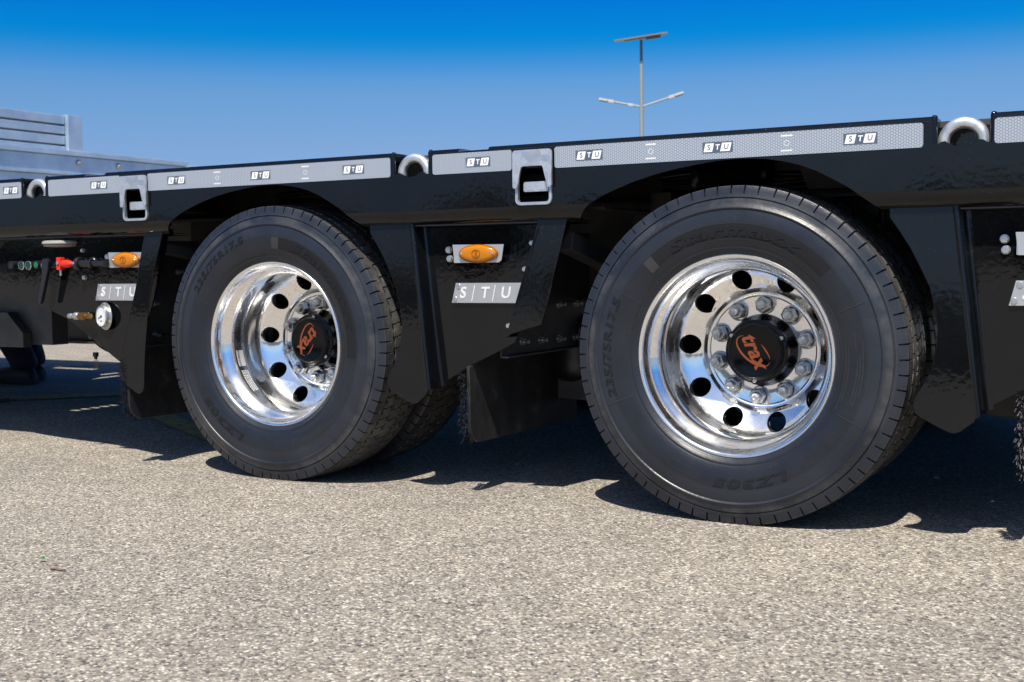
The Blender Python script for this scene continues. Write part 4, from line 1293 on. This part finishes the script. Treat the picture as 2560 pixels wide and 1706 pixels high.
# ------------------------------------------------------------------ person squatting beyond the chassis
PX, PY = -3.10, 1.82
PR = empty('person', None, (PX, PY, 0))
tag(PR, 'person in dark trousers and shoes squatting behind the trailer chassis', 'person')
def skin_mesh(name, joints, edges, mat, parent, root=0, sub=2):
    me = bpy.data.meshes.new(name)
    me.from_pydata([j[0] for j in joints], edges, [])
    o = bpy.data.objects.new(name, me); COL.objects.link(o)
    md = o.modifiers.new('skin', 'SKIN'); md.use_smooth_shade = True
    for v, j in zip(me.skin_vertices[0].data, joints): v.radius = (j[1], j[2] if len(j) > 2 else j[1])
    me.skin_vertices[0].data[root].use_root = True
    ss = o.modifiers.new('sub', 'SUBSURF'); ss.levels = sub; ss.render_levels = sub
    dg = bpy.context.evaluated_depsgraph_get(); dg.update()
    m2 = bpy.data.meshes.new_from_object(o.evaluated_get(dg)); m2.name = name
    bpy.data.objects.remove(o)
    m2.materials.clear(); m2.materials.append(mat)
    m2.shade_smooth()
    return link(name, m2, parent)
# one continuous clothed body : pelvis, two legs, spine, two arms (dark clothes), head and hands as skin
J = []; ED = []
def j(p, r, par=None):
    J.append((p, r)); 
    if par is not None: ED.append((par, len(J) - 1))
    return len(J) - 1
pel = j((.10, 0, .34), .13)
for sy, fx in ((-1, 0.), (1, -.17)):
    hip = j((.06 + fx * .3, sy * .10, .34), .10, pel)
    mid = j((-.12 + fx, sy * .15, .43), .085, hip)
    kn = j((-.31 + fx, sy * .17, .47), .068, mid)
    cf = j((-.19 + fx, sy * .12, .28), .080, kn)
    an = j((-.085 + fx, sy * .095, .125), .078, cf)
    hm = j((-.080 + fx, sy * .095, .072), .080, an)
sp = j((-.02, 0, .50), .13, pel)
ch = j((-.20, 0, .62), .14, sp)
nk = j((-.33, 0, .67), .06, ch)
for sy in (-1, 1):
    sh = j((-.22, sy * .17, .63), .065, ch)
    el = j((-.36, sy * .22, .44), .05, sh)
    wr = j((-.52, sy * .16, .34), .036, el)
skin_mesh('body', J, ED, DENIM, PR, 0)
HJ = [((-.33, 0, .67), .052), ((-.37, 0, .70), .055), ((-.41, 0, .735), .095, .082), ((-.45, 0, .70), .07, .065)]
skin_mesh('head', HJ, [(0, 1), (1, 2), (2, 3)], SKIN, PR)
m_ = MB(); m_.lathe([(-.02, .098), (.03, .092), (.06, .07), (.075, .02)], 16, (-.395, 0, .755), axis='Z', cap1=True); m_.build('hair', HAIR, PR)
for sy in (-1, 1):
    HJ = [((-.52, sy * .16, .34), .032), ((-.58, sy * .155, .315), .038, .02)]
    ee = [(0, 1)]
    for i, (fy, fl) in enumerate(((-.026, .07), (-.009, .08), (.009, .076), (.025, .06))):
        HJ.append(((-.585, sy * .155 + fy, .313), .010)); HJ.append(((-.585 - fl * .6, sy * .155 + fy * 1.1, .295), .009)); HJ.append(((-.585 - fl * .8, sy * .155 + fy * 1.1, .265), .008))
        b_ = len(HJ) - 3; ee += [(1, b_), (b_, b_ + 1), (b_ + 1, b_ + 2)]
    HJ.append(((-.56, sy * .155 - sy * .045, .30), .011)); ee.append((1, len(HJ) - 1))
    skin_mesh('hand', HJ, ee, SKIN, PR, sub=1)
for sy, fx in ((-1, -.01), (1, -.18)):
    sh = MB(); y0 = sy * .095
    # shoe from cross sections heel to toe
    secs = [(.000, .030, .075, .0), (-.03, .042, .10, .0), (-.10, .044, .115, .0), (-.17, .046, .095, .0), (-.25, .052, .070, .004), (-.34, .050, .052, .008), (-.41, .036, .038, .014), (-.435, .012, .030, .018)]
    n_ = 12; vs = []
    for x, hw, hh, z0 in secs:
        for i in range(n_):
            a = 2 * PI * i / n_ + PI / n_
            zz = hh * .5 + hh * .5 * math.sin(a); 
            if math.sin(a) < -.6: zz = 0
            vs.append((x + fx, y0 + hw * math.cos(a) * (1 if math.sin(a) < .3 else .85), z0 + zz))
    fs = [(i * n_ + q, i * n_ + (q + 1) % n_, (i + 1) * n_ + (q + 1) % n_, (i + 1) * n_ + q) for i in range(len(secs) - 1) for q in range(n_)]
    fs += [tuple(range(n_)), tuple(reversed(range((len(secs) - 1) * n_, len(secs) * n_)))]
    sh.add(vs, fs); sh.build('shoe', SHOE, PR, smooth=60)

# ------------------------------------------------------------------ small litter on the asphalt
def pebble(x, y, s_, label):
    rnd = random.Random(int(x * 1000)); m_ = MB(); vs = []; n1, n2 = 5, 8
    for i in range(n1 + 1):
        t = PI * i / n1
        for q in range(n2):
            u = 2 * PI * q / n2; r = s_ * rnd.uniform(.8, 1.2)
            vs.append((r * math.sin(t) * math.cos(u) * 1.3, r * math.sin(t) * math.sin(u), max(0, s_ * .6 + s_ * .7 * math.cos(t))))
    m_.add(vs, [(i * n2 + q, i * n2 + (q + 1) % n2, (i + 1) * n2 + (q + 1) % n2, (i + 1) * n2 + q) for i in range(n1) for q in range(n2)])
    o = m_.build('pebble', STONEM, smooth=40); o.location = (x, y, 0)
    return tag(o, label, 'pebble', 'pale pebbles in the shade of the trailer')
pebble(.266, .965, .0055, 'pale pebble in the shade below the middle mud flap')
pebble(1.678, .824, .0058, 'pale pebble in the shade behind the nearest wheel')
m_ = MB(); m_.add([(-.009, 0, .002), (0, -.006, .007), (.009, 0, .004), (0, .006, .008), (0, 0, .010)], [(0, 1, 4), (1, 2, 4), (2, 3, 4), (3, 0, 4)])
o = m_.build('leaf', LEAFM, smooth=None, recalc=False); o.location = (.196, -.965, .002); tag(o, 'tiny bright green leaf lying on the sunny asphalt', 'leaf')
m_ = MB(); m_.tube([(-.018, 0, .003), (-.006, .003, .004), (.006, .001, .003), (.018, .006, .004)], .0022, 6)
o = m_.build('twig', TWIG); o.location = (.288, -1.006, 0); tag(o, 'small dry brown twig on the sunny asphalt', 'twig')
